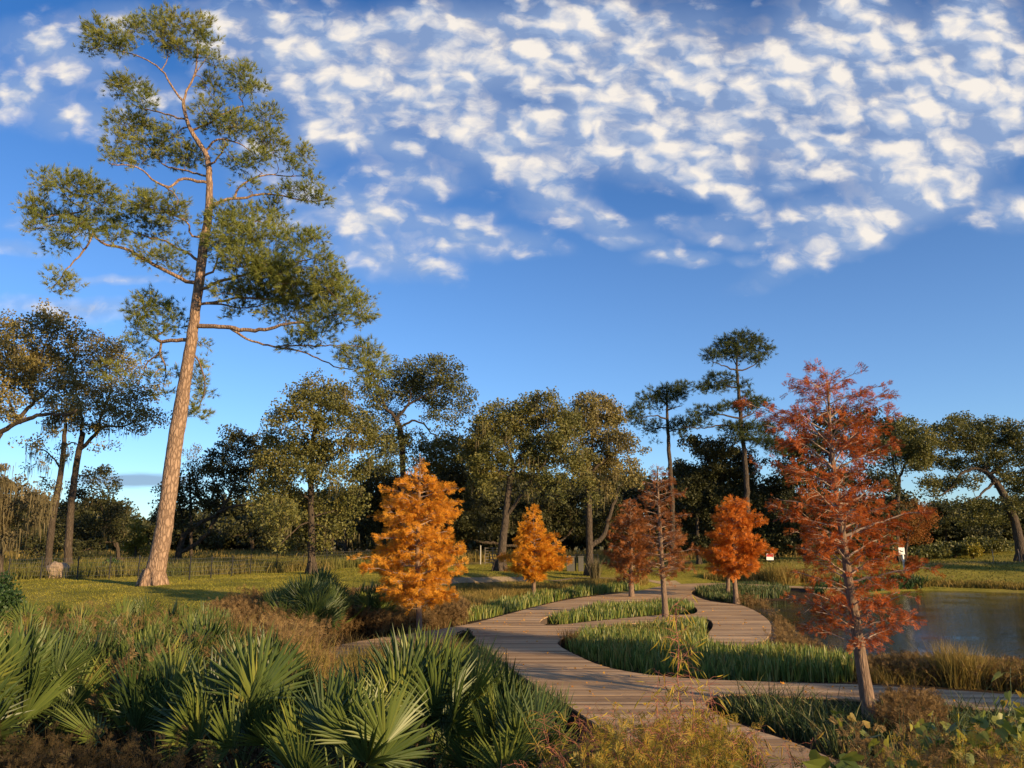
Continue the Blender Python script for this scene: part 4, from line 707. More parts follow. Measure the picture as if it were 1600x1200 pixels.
cypress('small amber cypress standing in the golden grass before the big oaks', (834,938), [(834,938,6.5),(834,890,5.5),(834,840,3.5),(833,796,1.5)], [(794,6,6),(806,17,15),(825,26,32),(842,32,44),(870,45,47),(892,43,45),(906,20,20)], M['amber'], 42, grp, 56, .24, .75, .28, droop=.1, gap=.3)
cypress('rust-brown cypress with pale stem on the inner grass island', (987,941), [(987,943,9),(986,900,7.5),(985,850,5),(984,783,2)], [(781,5,6),(800,25,22),(820,34,33),(845,38,40),(875,34,40),(895,40,38),(908,16,20)], M['rust'], 43, grp, 76, .55, .6, .22, gap=.15)
cypress('thinly leaved rust cypress with tall dark stem rising from the iris bed', (1041,976), [(1041,980,10.5),(1037,920,8.5),(1034,880,7),(1031,820,5.5),(1028,770,3.5),(1027,728,1.5)], [(728,6,6),(742,20,25),(770,32,45),(800,28,45),(830,32,50),(860,34,52),(882,36,60),(903,18,26)], M['rust'], 44, grp, 72, .35, .38, .19, gap=.3)
cypress('copper-orange dense cypress at the edge of the curved deck', (1151,944), [(1151,946,8.5),(1147,900,6.5),(1145,850,5),(1144,777,1.5)], [(775,6,6),(790,28,28),(812,34,42),(838,40,44),(865,48,50),(885,44,60),(900,24,32)], M['copper'], 45, grp, 72, .4, .72, .25, droop=.15, gap=.28)
cypress('slim short cypress stem half hidden behind the copper-orange one', (1136,932), [(1137,932,7),(1138,900,5),(1139,860,3),(1140,820,1.5)], [(815,10,10),(850,22,22),(885,24,20),(900,14,10)], M['copper'], 46, grp, 30, .4, .9, .24)
cypress('tall open red-leaved cypress with leaning brown trunk by the pond', (1365,1150), [(1366,1162,24),(1356,1095,21),(1345,1030,18),(1336,965,16),(1326,910,13.5),(1320,860,11),(1311,800,9),(1303,740,7.5),(1297,680,6),(1295,630,4),(1292,588,1.8)],
        [(582,55,62),(612,82,92),(650,104,98),(700,122,112),(750,116,128),(800,112,150),(850,104,108),(900,92,92),(950,98,105),(990,112,90),(1012,60,40)], M['red'], 47, grp, 82, .5, .8, .125, gap=.32, droop=.1)
cypress('tiny reddish cypress sapling on the far bank below the white sign', (1426,897), [(1426,900,3),(1426,885,2),(1426,872,1)], [(871,6,6),(880,12,10),(893,10,8)], M['rust'], 48, grp, 26, .9, 1.6, .22, droop=0)

def far_woods():
    r = np.random.RandomState(77); global R; Rs = R; R = r; A = Acc(); tb = Acc(); ps = []
    for px_ in np.arange(-120, 1760, 13):
        D = r.uniform(86, 118); x = P(px_, 800, D)[0]; z = float(H(x, D)); top = np.interp(px_, [-100, 150, 205, 235, 420, 700, 900, 1100, 1400, 1480, 1700], [770, 790, 826, 822, 778, 738, 735, 745, 790, 803, 785]) + r.normal(0, 9); zt = P(px_, top, D)[2]; h = zt - z
        tb.tube([[x, D, z - .2], [x + r.normal(0, .3), D, z + h * .4], [x + r.normal(0, .8), D, z + h * .8]], [.28, .2, .08], 5)
        for _ in range(13):
            c = np.array([x + r.normal(0, 1.8), D + r.normal(0, 2), z + h * r.uniform(.12, .92)]); n = 150; ps.append(c + unit(r.randn(n, 3)) * r.rand(n, 1) ** .5 * [1.9, 1.6, 1.2])
    p = np.concatenate(ps); p[:, 2] = np.maximum(p[:, 2], H(p[:, 0], p[:, 1]) + .1); A.add(tb_v := np.concatenate(tb.v), np.concatenate(tb.q), None, 0); A.inst(SPV, SPQ, None, p, rotm(r.randn(len(p), 3)), .34 * r.uniform(.7, 1.3, len(p)), 1)
    tag(A.obj('far_woods', [M['oak_bark'], M['oak_dark']]), 'far-off band of dark woods closing the view behind the oaks', 'woods', kind='stuff'); R = Rs
far_woods()

# ------------------------------------------------------------------ palmettos
def fan_mesh(seed, dead=False):
    """one fan leaf: a stem from the origin and 20-26 stiff folded blades round its end; unit size about 1 m"""
    r = np.random.RandomState(seed); A = Acc(); L = r.uniform(.5, .68); bend = r.uniform(.05, .3); hub = np.array([0, bend * .5, L]); t = np.linspace(0, 1, 6)[:, None]
    q = np.concatenate([0 * t, bend * .5 * t ** 2, L * t], 1); A.tube(q, np.linspace(.011, .006, 6), 5, 1, False)
    n = r.randint(24, 32); span = r.uniform(1.35, 1.75); cone = r.uniform(.12, .32)
    for i in range(n):
        u = (i + .5) / n * 2 - 1; a = u * span + r.normal(0, .03); ln = (.56 - .16 * abs(u) ** 1.6) * r.uniform(.88, 1.06); f = cone * (1 + .6 * abs(u)) * r.uniform(.8, 1.2)
        d = unit(np.array([math.sin(a), -f + .05, math.cos(a)])); s = unit(np.array([math.cos(a), 0, -math.sin(a)])); nrm = unit(np.cross(s, d)); w = ln * .023 * r.uniform(.8, 1.2) + .003; dr = r.uniform(.0, .10) * ln * (2.2 if dead else 1)
        def at(k, sx, up): return hub + d * ln * k + s * w * sx + nrm * up * w - np.array([0, 0, 1]) * dr * k ** 2.5 + np.array([0, 1, 0]) * dr * .4 * k ** 2
        V = [at(.02, 0, 0), at(.30, -1.05, .55), at(.30, 0, -.15), at(.30, 1.05, .55), at(.66, -.8, .45), at(.66, 0, -.1), at(.66, .8, .45), at(1.0, 0, 0)]
        A.add(V, [[1, 2, 5, 4], [2, 3, 6, 5]], [[0, 2, 1], [0, 3, 2], [4, 5, 7], [5, 6, 7]], 0)
    return A.mesh('fan_leaf', [M['deadleaf'] if dead else M['palm'], M['petiole']])
FANS = [fan_mesh(100 + i) for i in range(10)]; DEADF = [fan_mesh(200 + i, True) for i in range(2)]
def palmetto(x, y, s, n, label, group, seed, dead=0, spread=1.0, up=0.0, face=None):
    r = np.random.RandomState(seed); z = float(H(x, y)); root = thing('palmetto', (x, y, z), label, 'palmetto', group)
    for i in range(n):
        u = (i + .5) / n; tilt = (.04 + 1.0 * u ** 1.1) * spread * r.uniform(.8, 1.15); a = i * 2.399 + r.normal(0, .3)
        if face is not None and u > .3: a = face + r.normal(0, 1.1)
        isd = i >= n - dead; me = DEADF[i % 2] if isd else FANS[r.randint(len(FANS))]
        o = bpy.data.objects.new('fan_leaf', me); SC.collection.objects.link(o); o.parent = root
        if isd: tilt = r.uniform(1.3, 1.7); o['label'] = 'dry yellow-brown fan leaf'
        k = s * r.uniform(.8, 1.1) * (1 - .12 * u)
        rot = Matrix.Rotation(a, 4, 'Z') @ Matrix.Rotation(-tilt, 4, 'X') @ Matrix.Rotation(r.normal(0, .7) if r.rand() < .45 else r.uniform(-1.9, 1.9), 4, 'Z')
        o.matrix_local = Matrix.Translation((r.normal(0, .05) * s, r.normal(0, .05) * s, up * (1 - u) * s)) @ rot @ Matrix.Scale(k, 4)
def X_(px, D): return P(px, 845, D)[0]
near = [  # photo x, distance, size, leaves, label, dead, spread
 (655,6.6,1.06,30,'big upright palmetto in front of the deck edge, its blades crossing the boardwalk',2,.8),
 (540,5.6,.86,20,'palmetto with pale sunlit fan and a dry brown blade below the big upright one',1,1.0),
 (770,7.6,1.0,24,'dark palmetto leaning over the black gap beside the boardwalk',0,.95),
 (800,6.0,.78,16,'low palmetto beneath the boardwalk edge beside the yellow weeds',0,1.1),
 (395,6.4,1.0,22,'shaded palmetto with long drooping fans near the flat grey stone',0,1.0),
 (290,7.4,1.0,20,'shaded palmetto behind the flat grey stone',0,1.0),
 (55,7.6,1.12,16,'palmetto with one wide open sunlit fan at the picture edge',0,1.15),
 (-60,6.6,1.1,16,'palmetto cut off by the picture edge above the russet weeds',0,1.0),
 (440,8.2,.95,20,'tall palmetto standing just behind the two nearest dark ones',0,.8),
 (1010,8.0,.62,12,'small spiky palmetto in the weeds below the boardwalk',0,.9),
 (1120,6.6,.6,12,'small palmetto among the yellow weeds beside the near walkway',0,1.0)]
for i, (px_, D, s, n, lb, dd, sp) in enumerate(near): palmetto(X_(px_, D), D, s, n, lb, 'palmettos in the near bed', 300 + i, dd, sp)
rows = [(20,9.6,1.15),(110,9.0,1.05),(180,10.4,1.15),(250,9.4,1.1),(320,10.4,1.15),(385,9.6,.95),(-40,11,1.2),(60,11.6,1.2),(140,12.4,1.15),(225,11.8,1.15),(300,12.6,1.15),(360,11.6,1.1),
        (0,13.6,1.15),(95,14.2,1.1),(180,14.8,1.1),(265,14.4,1.1)]
for i, (px_, D, s) in enumerate(rows): palmetto(X_(px_, D), D, s * .88, 18, 'sunlit palmetto in the dense green mass behind the nearest palmettos', 'palmettos massed in the middle bed', 340 + i, 2 if i % 2 == 0 else 0, .85)
mid = [(150,17.2,1.15),(215,18.0,1.25),(290,18.4,1.15),(345,19,1.15),(-20,17,1.1),(60,18,1.15),(395,18,1.0),(235,20.5,1.1),(110,20.5,1.1)]
for i, (px_, D, s) in enumerate(mid): palmetto(X_(px_, D), D, s, 15, 'palmetto in the far row that meets the open lawn', 'palmettos along the lawn edge', 380 + i, 0, .85)
for i, (px_, D, s, n, sp, lb) in enumerate([(478,22.5,1.75,44,1.0,'largest dark blue-green palmetto clump behind the russet grass'),(435,23.5,1.2,22,.9,'dark palmetto just to the lawn side of the largest dark clump'),(524,24.5,1.45,30,.9,'dark palmetto joining the largest clump to the one under the orange cypress'),(576,25.5,1.5,26,.85,'dark palmetto clump rising behind the lowest branches of the orange cypress'),(508,27,1.6,12,.35,'narrow upright palmetto spear between the dark clumps')]):
    palmetto(X_(px_, D), D, s, n, lb, 'dark palmettos behind the russet grass', 400 + i, 0, sp)

# ------------------------------------------------------------------ grasses and beds: what nobody could count
def blades(name, label, cat, poly, n, hgt, wid, mt, lean=.25, seed=1, clump=.0, world=False, curve=.35, keep=None, z=0, avoid=True, edge=.05, acc=None):
    r = np.random.RandomState(seed); pg = np.array(poly, float) if world else np.array([GR(*p)[:2] for p in poly]); lo, hi = pg.min(0), pg.max(0); out = []; tot = 0; tries = 0
    while tot < n and tries < 60:
        p = lo + r.rand(n, 2) * (hi - lo); p = p[inpoly(p, pg)]; tries += 1
        if avoid:
            k = (np.abs(p[:, 0] - 8) < 32) & (p[:, 1] > 8); kk = np.zeros(len(p), bool); kk[k] = ondeck(p[k]) | (segdist(p[k], DK1) < edge); p = p[~kk]
        if clump:
            f = np.sin(p[:, 0] * 2.1 + np.sin(p[:, 1] * 1.7) * 2) * np.sin(p[:, 1] * 1.9 + seed) * .5 + .5; p = p[r.rand(len(p)) < (1 - clump) + clump * f]
        if keep is not None: p = p[keep(p)]
        out.append(p); tot += len(p)
    p = np.concatenate(out)[:n]; n = len(p); zz = H(p[:, 0], p[:, 1]) - .03
    nz = (np.sin(p[:, 0] * 1.1 + 1.3 * seed) * np.sin(p[:, 1] * .9 + seed)) * .22 + 1; h = r.uniform(*hgt, n) * nz; w = r.uniform(*wid, n); a = r.rand(n) * 6.283; l = np.abs(r.normal(0, lean, n)); cv = r.uniform(.2, 1, n) * curve
    d = np.stack([np.cos(a), np.sin(a)], -1); b = r.rand(n) * 6.283; s = np.stack([np.cos(b), np.sin(b), 0 * b], -1) * w[:, None] / 2; base = np.c_[p, zz]
    def at(t): return base + np.c_[d * (h * (l * t + cv * l * t ** 3 + cv * .25 * t ** 3))[:, None], h * (t - .28 * cv * t ** 3)]
    V = np.stack([at(0) - s, at(0) + s, at(.45) + s * 1.0, at(.45) - s * 1.0, at(.8) + s * .6, at(.8) - s * .6, at(1.0)], 1)
    off = (np.arange(n) * 7)[:, None, None]; A = acc or Acc()
    A.add(V.reshape(-1, 3), (np.array([[0, 1, 2, 3], [3, 2, 4, 5]])[None] + off).reshape(-1, 4), (np.array([[5, 4, 6]])[None] + off).reshape(-1, 3))
    if acc: return
    return tag(A.obj(name, mt), label, cat, kind='stuff')
def seedheads(name, label, cat, poly, n, hgt, mt, seed=1, sprays=5, tw=.006, lean=.2, world=False, clump=.3, leaf=.05):
    """fine branching dry herbs: thin stems with small bracts up their length"""
    r = np.random.RandomState(seed); pg = np.array(poly, float) if world else np.array([GR(*p)[:2] for p in poly]); lo, hi = pg.min(0), pg.max(0); p = lo + r.rand(n * 12, 2) * (hi - lo); p = p[inpoly(p, pg)]
    kk = (p[:, 1] > 8) & (ondeck(p) | (segdist(p, DK1) < .12)); p = p[~kk]; f = np.sin(p[:, 0] * 1.7 + seed) * np.sin(p[:, 1] * 1.5) * .5 + .5; p = p[r.rand(len(p)) < 1 - clump + clump * f][:n]
    n = len(p); z = H(p[:, 0], p[:, 1]); A = Acc(); h = r.uniform(*hgt, n); a = r.rand(n) * 6.283; l = np.abs(r.normal(0, lean, n)); d = np.c_[np.cos(a) * l, np.sin(a) * l, np.ones(n)]; base = np.c_[p, z - .03]
    s = unit(r.randn(n, 3) * [1, 1, 0]) * tw; top = base + d * h[:, None]; V = np.stack([base - s, base + s, top + s * .4, top - s * .4], 1); off = (np.arange(n) * 4)[:, None, None]; A.add(V.reshape(-1, 3), (np.array([[0, 1, 2, 3]])[None] + off).reshape(-1, 4))
    k = sprays; u = r.uniform(.25, 1, (n, k, 1)) ** .7; b = (base[:, None] + d[:, None] * h[:, None, None] * u).reshape(-1, 3); dr = unit(r.randn(n * k, 3) * [1, 1, .5] + [0, 0, .9]); A.inst(FV, FQ, None, b, rotm(dr), leaf * r.uniform(.6, 1.5, n * k))
    return tag(A.obj(name, mt), label, cat, kind='stuff')
IR = 'iris bed'
blades('iris_bed', 'long bed of green iris blades inside the boardwalk curve', IR, [(873,1003),(890,1020),(940,1041),(1000,1054),(1070,1060),(1180,1066),(1330,1068),(1345,1052),(1310,1040),(1240,1028),(1195,1017),(1150,1014),(1105,1008),(1100,990),(1108,972),(1060,972),(978,976),(925,983),(895,992)], 14000, (.14, .54), (.022, .044), M['iris'], .2, 51, .75, curve=.15)
blades('iris_bed', 'smaller bed of green blades on the inner deck island', IR, [(843,974),(850,965),(900,952),(960,942),(1020,938),(1060,938),(1092,950),(1085,960),(1030,961),(978,965),(924,971),(880,976)], 6500, (.16, .52), (.026, .05), M['iris'], .2, 52, .7, curve=.15)
blades('iris_bed', 'strip of green blades along the outer rim of the boardwalk', IR, [(720,974),(765,966),(800,957),(843,946),(880,937),(935,929),(1000,922),(990,917),(930,923),(870,930),(830,937),(790,946),(740,958),(690,968)], 5000, (.2, .55), (.03, .055), M['iris'], .18, 53, .6, curve=.15)
blades('reed_bed', 'bed of darker reeds and litter between the near walkway and cross walk', 'reed bed', [(1112,1090),(1160,1086),(1250,1089),(1345,1094),(1450,1101),(1560,1109),(1650,1118),(1650,1200),(1420,1200),(1312,1190),(1262,1166),(1210,1149),(1172,1136),(1122,1116)], 8000, (.16, .42), (.012, .026), M['irisd'], .25, 54, .65, curve=.8)
blades('reed_bed', 'dark green reeds along the pond behind the copper cypress', 'reed bed', [(1080,927),(1108,938),(1150,944),(1185,940),(1225,936),(1235,926),(1220,918),(1115,915),(1090,919)], 6000, (.25, .5), (.03, .05), M['irisd'], .15, 55, .3)
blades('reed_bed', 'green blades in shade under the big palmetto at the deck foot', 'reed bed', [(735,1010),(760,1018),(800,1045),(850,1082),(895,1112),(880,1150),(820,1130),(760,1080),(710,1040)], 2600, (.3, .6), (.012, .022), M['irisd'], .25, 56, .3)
blades('golden_grass', 'tall golden grass between the lawn and the green blades', 'grass', [(640,975),(700,965),(760,955),(820,940),(880,930),(940,922),(1010,917),(1015,911),(940,914),(860,918),(780,922),(700,930),(640,945)], 26000, (.28, .62), (.012, .026), M['gold'], .3, 57, .6)
blades('golden_grass', 'dry golden fringe on the pond bank behind the cross walk', 'grass', [(1330,1062),(1345,1050),(1400,1050),(1470,1054),(1600,1062),(1690,1070),(1690,1092),(1555,1080),(1450,1073),(1340,1067)], 9000, (.2, .55), (.007, .016), M['gold'], .45, 58, .5, curve=.8)
seedheads('brown_herbs', 'dry brown herbs on the pond bank behind the cross walk', 'dry herbs', [(1335,1064),(1350,1052),(1440,1052),(1600,1062),(1690,1070),(1690,1092),(1555,1080),(1450,1073)], 2400, (.2, .5), M['russet'], 59, 6, .005, .3, leaf=.08)
blades('golden_grass', 'sunlit yellow fringe along the far bank of the pond', 'grass', [(1290,934),(1340,926),(1400,920),(1460,919),(1560,922),(1660,925),(1660,917),(1540,914),(1440,910),(1340,914),(1290,922)], 9000, (.15, .42), (.03, .05), M['gold'], .3, 60, .5)
blades('green_fringe', 'leafy bright green waterside plants below the white sign', 'waterside plants', [(1270,928),(1340,926),(1400,921),(1440,921),(1450,914),(1400,908),(1330,910),(1275,918)], 5000, (.25, .6), (.05, .09), M['holly'], .5, 61, .3)
blades('golden_grass', 'mixed dry grass beyond the far reach of the boardwalk', 'grass', [(1100,907),(1180,909),(1300,914),(1330,908),(1300,900),(1200,897),(1110,900)], 7000, (.25, .7), (.03, .05), M['gold'], .3, 62, .6)
blades('meadow_grass', 'uncut meadow grass behind the wire fence', 'grass', [(-29,40),(-24.5,41.5),(-19.5,43),(-14.5,50),(-8,57),(-6,70),(-34,62),(-46,52),(-44,40)], 42000, (.35, .85), (.02, .045), M['meadow'], .25, 63, .5, True, avoid=False)
blades('dry_grass', 'band of dry straw-coloured grass under the far oaks', 'grass', [(-60,62),(-8,62),(6,74),(30,82),(30,100),(-80,100)], 36000, (.4, 1.0), (.04, .09), M['gold'], .25, 64, .4, True, avoid=False)
lawnkeep = lambda p: H(p[:, 0], p[:, 1]) > .12
blades('lawn_grass', 'short mown lawn lit in stripes by the low sun', 'lawn', [(-30,24),(-5.4,24),(-5.2,32),(-3,42),(6,45),(16,48),(16,62),(-6,62),(-16,48),(-22,42),(-34,40)], 90000, (.035, .10), (.015, .035), M['lawnb'], .5, 65, .4, True, keep=lawnkeep)
blades('lawn_grass', 'shaded green grass on the slopes beyond the pond', 'lawn', [(14,52),(60,50),(80,90),(20,90)], 40000, (.06, .16), (.05, .09), M['meadow'], .5, 66, .4, True, avoid=False)
rus = [(600,1004),(690,985),(735,978),(700,958),(640,948),(580,945),(530,960),(500,990),(480,1012),(560,998)]
seedheads('russet_herbs', 'russet bushy herbs beneath the big orange cypress', 'dry herbs', rus, 5200, (.4, .95), M['russet'], 67, 9, .005, .3, leaf=.11)
seedheads('russet_herbs', 'sunlit brown herbs between the green palmettos and the dark clump', 'dry herbs', [(330,990),(380,965),(440,975),(500,1000),(500,1050),(430,1075),(360,1050)], 3600, (.5, 1.05), M['russet'], 68, 8, .005, .3, leaf=.10)
blades('golden_grass', 'straw-yellow grass beside the thin deck arm', 'grass', [(340,990),(400,975),(470,1000),(520,1030),(640,1016),(740,1010),(720,1040),(560,1070),(450,1090),(350,1050)], 12000, (.3, .75), (.007, .016), M['gold'], .4, 69, .5, curve=.7)
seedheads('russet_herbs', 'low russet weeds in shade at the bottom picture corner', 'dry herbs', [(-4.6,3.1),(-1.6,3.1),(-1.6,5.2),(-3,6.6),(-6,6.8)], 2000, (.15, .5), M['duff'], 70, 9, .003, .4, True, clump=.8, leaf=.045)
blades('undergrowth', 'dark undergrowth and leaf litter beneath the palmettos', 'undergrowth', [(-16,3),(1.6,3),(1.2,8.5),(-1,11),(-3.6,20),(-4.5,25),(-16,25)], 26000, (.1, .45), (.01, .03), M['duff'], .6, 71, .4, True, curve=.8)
blades('undergrowth', 'tangled low grass under the weeds and vines at the bottom edge', 'undergrowth', [(.6,3),(6,3),(8,7.5),(2.0,8.8)], 9000, (.12, .42), (.006, .014), M['irisd'], .5, 72, .3, True, curve=.9)
seedheads('russet_herbs', 'pinkish brown feathery herbs at the foot of the red cypress', 'dry herbs', [(1375,1170),(1390,1120),(1460,1115),(1480,1170),(1440,1195)], 900, (.35, .62), M['russet'], 73, 9, .003, .2, leaf=.06)
seedheads('brown_herbs', 'brown waterside herbs trailing off the curved deck end into the pond', 'dry herbs', [(1150,945),(1190,955),(1212,980),(1215,1004),(1196,1016),(1240,1024),(1290,1034),(1300,1022),(1260,1002),(1230,975),(1200,948),(1160,941)], 1500, (.2, .6), M['russet'], 74, 6, .005, .35, leaf=.09)

blades('golden_grass', 'dry straw stems standing up between the palmettos', 'grass', [(-14,8),(-2.2,8),(-2.4,12),(-4.5,19),(-12,22)], 6500, (.5, 1.2), (.006, .013), M['gold'], .3, 75, .75, True, curve=.6)
seedheads('russet_herbs', 'brown herbs scattered among the massed palmettos', 'dry herbs', [(-14,7),(-2.0,7.5),(-2.4,12),(-4.5,19),(-12,22)], 1300, (.5, 1.15), M['russet'], 76, 8, .004, .25, True, clump=.9, leaf=.08)
seedheads('pale_herbs', 'wispy yellow-green herbs filling the bottom below the boardwalk', 'herbs', [(.3,4.2),(1.15,4.2),(1.75,6.3),(.8,6.8)], 450, (.3, .72), M['weed'], 77, 9, .003, .3, True, clump=.3, leaf=.055)
# ------------------------------------------------------------------ single plants
LANCE = np.array([[0, 0, 0], [.09, .02, .3], [.075, .06, .6], [0, .14, 1.0], [-.075, .06, .6], [-.09, .02, .3]]); LANQ = [[0, 1, 5, 0]]
def lance(n=1): return np.array([1, 1, 1]) * np.array([.62, 1, 1]) * np.array([[0, 0, 0], [.09, .02, .3], [.075, .08, .62], [0, .2, 1.0], [-.075, .08, .62], [-.09, .02, .3], [0, -.01, .3], [0, .05, .62]]), [[6, 1, 2, 7], [5, 6, 7, 4]], [[0, 1, 6], [0, 6, 5], [7, 2, 3], [7, 3, 4]]
LV, LQQ, LTT = lance()
def heart():
    o = [(0, 0), (.28, -.16), (.47, .02), (.46, .32), (.3, .62), (.12, .88), (0, 1.08)]; V = [[x, .10 * abs(x) ** .8 - .14 * z * z, z] for x, z in o] + [[-x, .10 * abs(x) ** .8 - .14 * z * z, z] for x, z in o[1:6]]; V.append([0, -.03, .35])
    ring = [0, 1, 2, 3, 4, 5, 6, 11, 10, 9, 8, 7]; return np.array(V), None, [[12, ring[i], ring[(i + 1) % 12]] for i in range(12)]
HV, HQ, HT = heart()
def weed(x, y, hgt, n, lv, lt, lsize, nl, stem, leaf, label, cat, name, group, seed, spread=.35, droop=.3, sr=.0035, lh=.25, lean=(0, 0)):
    r = np.random.RandomState(seed); global R; Rs = R; R = r; z = float(H(x, y)); root = thing(name, (x, y, z), label, cat, group); A = Acc(); C = Acc(); ps, ds = [], []
    for i in range(n):
        b = np.array([x + r.normal(0, .05 + .02 * n ** .5), y + r.normal(0, .05 + .02 * n ** .5), z - .03]); h = hgt * r.uniform(.6, 1.05); d = np.array([r.normal(0, spread) + lean[0], r.normal(0, spread) + lean[1], 1.0]); t = np.linspace(0, 1, 9)[:, None]
        q = b + d * h * t * [1, 1, 0] * t ** .6 + np.array([0, 0, h]) * (t - droop * .35 * t ** 3); q[1:] += np.cumsum(r.randn(8, 3) * .011 * h, 0); A.tube(q, np.linspace(sr, sr * .35, 9), 5, 0, False)
        for k in range(nl):
            u = r.uniform(lh, 1) ** .8 * 8; j = min(int(u), 7); p = q[j] + (q[j + 1] - q[j]) * (u - j); a = r.rand() * 6.283; e = unit(np.array([math.cos(a), math.sin(a), r.normal(.0, .45)]))
            l2 = r.uniform(.02, .09) * (hgt + .4); pe = np.array([p, p + e * l2 * .6 + [0, 0, .01], p + e * l2]); A.tube(pe, [sr * .4, sr * .3, sr * .25], 3, 0, False); ps.append(pe[-1]); ds.append(unit(e + [0, 0, r.uniform(-1.9, -.1)]))
    A.obj('stem', stem, root)
    C.inst(lv[0], lv[1], lv[2], np.array(ps), rotm(np.array(ds)), lsize * r.uniform(.6, 1.25, len(ps)), 0); C.obj('leaves', leaf, root); R = Rs; return root
lanc, hrt = (LV, LQQ, LTT), (HV, HQ, HT)
weed(X_(1083,6.5), 6.5, 1.62, 1, lanc, None, .115, 84, M['weedstem'], M['yweed'], 'tallest yellow drooping-leaved stem standing alone before the iris bed', 'weed', 'tall_weed', 'tall yellow weeds', 81, .02, .05, .006, .3)
weed(X_(1092,6.3), 6.3, 1.2, 4, lanc, None, .10, 60, M['weedstem'], M['yweed'], 'bushy yellow weed around the foot of the tallest yellow stem', 'weed', 'tall_weed', 'tall yellow weeds', 82, .10, .2, .005, .2)
weed(X_(1050,6.0), 6.0, .85, 5, lanc, None, .09, 44, M['weedstem'], M['yweed'], 'yellow-green weed beside the tallest yellow stem, nearer the deck edge', 'weed', 'tall_weed', 'tall yellow weeds', 83, .2, .3, .004, .2)
spots = [(860,5.0,.42,'low weed with small pointed leaves beside the palmetto tips'),(905,5.2,.52,'reddish-stemmed weed at the bottom edge near the palmetto tips'),(950,5.0,.55,'dense olive weed below the boardwalk at the bottom edge'),(990,5.4,.60,'olive weed with curled tips below the small spiky palmetto'),(1030,5.0,.6,'thick golden weed at the bottom below the tall yellow stem'),(1075,5.2,.62,'leafy golden weed just under the tall yellow stem'),(1120,5.2,.5,'yellow-green weed overlapping the near walkway'),(1155,5.6,.42,'last low weed before the near walkway'),(925,6.2,.5,'thin red-stemmed weed in front of the boardwalk planks'),(985,6.6,.55,'thin weed with curled leaves seen against the planks')]
for i, (px_, D, h, lb) in enumerate(spots): weed(X_(px_, D), D, h * 1.5, 18 if D < 6 else 6, lanc, None, .065, 34, M['weedstem'], M['weed'], lb, 'weed', 'weed', 'weeds below the boardwalk', 90 + i, .32, .5, .0028, .05)
weed(X_(955,6.9), 6.9, .95, 1, lanc, None, .07, 12, M['weedstem'], M['weed'], 'single curling weed stem seen against the boardwalk planks', 'weed', 'weed', 'weeds below the boardwalk', 110, .03, .2, .003, .5)
weed(X_(1022,6.8), 6.8, 1.0, 1, lanc, None, .07, 16, M['weedstem'], M['weed'], 'single reddish weed stem before the corner of the iris bed', 'weed', 'weed', 'weeds below the boardwalk', 111, .03, .1, .003, .5)
vines = [(1245,4.6,.58,4,8,.13,'heart-leaved plant with the biggest bright green leaf at the bottom edge'),(1200,5.0,.4,4,9,.08,'small yellow-leaved vine beside the planks at the bottom edge'),(1385,5.4,.58,6,8,.10,'heart-leaved vine with yellowing top right of the big green leaf'),(1420,6.6,.62,6,8,.10,'heart-leaved vine at the foot of the red cypress trunk'),(1345,5.0,.42,4,8,.08,'vine with orange flower-like withered leaves near the trunk foot'),(1480,5.8,.5,8,9,.085,'heart-leaved vine in the middle of the corner thicket'),(1530,6.6,.78,8,10,.095,'taller heart-leaved vine climbing in front of the cross walk'),(1570,5.8,.66,8,10,.09,'yellow-spotted heart-leaved vine at the picture corner'),(1445,7.6,.8,6,8,.1,'heart-leaved vine reaching over the cross walk edge'),(1600,7.0,.85,7,10,.095,'heart-leaved vine cut by the picture edge')]
for i, (px_, D, h, n, nl, ls, lb) in enumerate(vines): weed(X_(px_, D), D, h * 1.45, n, hrt, None, ls * .92, nl + 2, M['petiole'], M['vine'], lb, 'vine', 'heart_leaf_vine', 'heart-leaved vines', 120 + i, .28, .4, .0035, .3)
weed(X_(1240,4.8), 4.8, .74, 2, lanc, None, .09, 14, M['weedstem'], M['weed'], 'red-stemmed weed rising beside the big bright green leaf', 'weed', 'weed', None, 140, .08, .3, .004, .6)
weed(X_(1363,5.0), 5.0, .6, 3, lanc, None, .09, 12, M['weedstem'], M['yweed'], 'orange-tipped weed in front of the red cypress trunk', 'weed', 'weed', None, 141, .15, .4, .004, .6)
weed(X_(1480,5.0), 5.0, .55, 4, lanc, None, .08, 14, M['weedstem'], M['weed'], 'orange-yellow weed at the bottom among the heart-leaved vines', 'weed', 'weed', None, 142, .3, .5, .004, .5)
weed(X_(1560,5.2), 5.2, .6, 10, lanc, None, .06, 26, M['weedstem'], M['duff'], 'dull brown bushy weed filling the bottom picture corner', 'weed', 'weed', None, 143, .35, .5, .003, .15)
def tuft(px, py, h, n, wid, mt, label, cat, name, seed, r0=.3, lean=.3, D=None):
    g = GR(px, py); r = np.random.RandomState(seed); A = Acc(); t = np.linspace(0, 2 * np.pi, 13)[:-1]; blades(None, None, None, np.stack([g[0] + r0 * np.cos(t), g[1] + r0 * np.sin(t)], -1), n, (h * .55, h), wid, mt, lean, seed, 0, True, .35, avoid=False, acc=A)
    o = A.obj(name, mt); tag(o, label, cat)
tuft(1500, 1072, 1.05, 900, (.006, .012), M['gold'], 'large pale green and straw reed tuft at the pond edge', 'reed tuft', 'reed_tuft', 151, .42, .3)
tuft(930, 906, 1.9, 160, (.03, .05), M['moss'], 'pale dry plume of pampas-like grass on the lawn', 'dry grass tuft', 'grass_tuft', 152, .28, .22)
tuft(890, 1012, .62, 160, (.010, .02), M['russet'], 'pinkish dry tuft at the tip of the long iris bed', 'dry grass tuft', 'grass_tuft', 153, .22, .2)
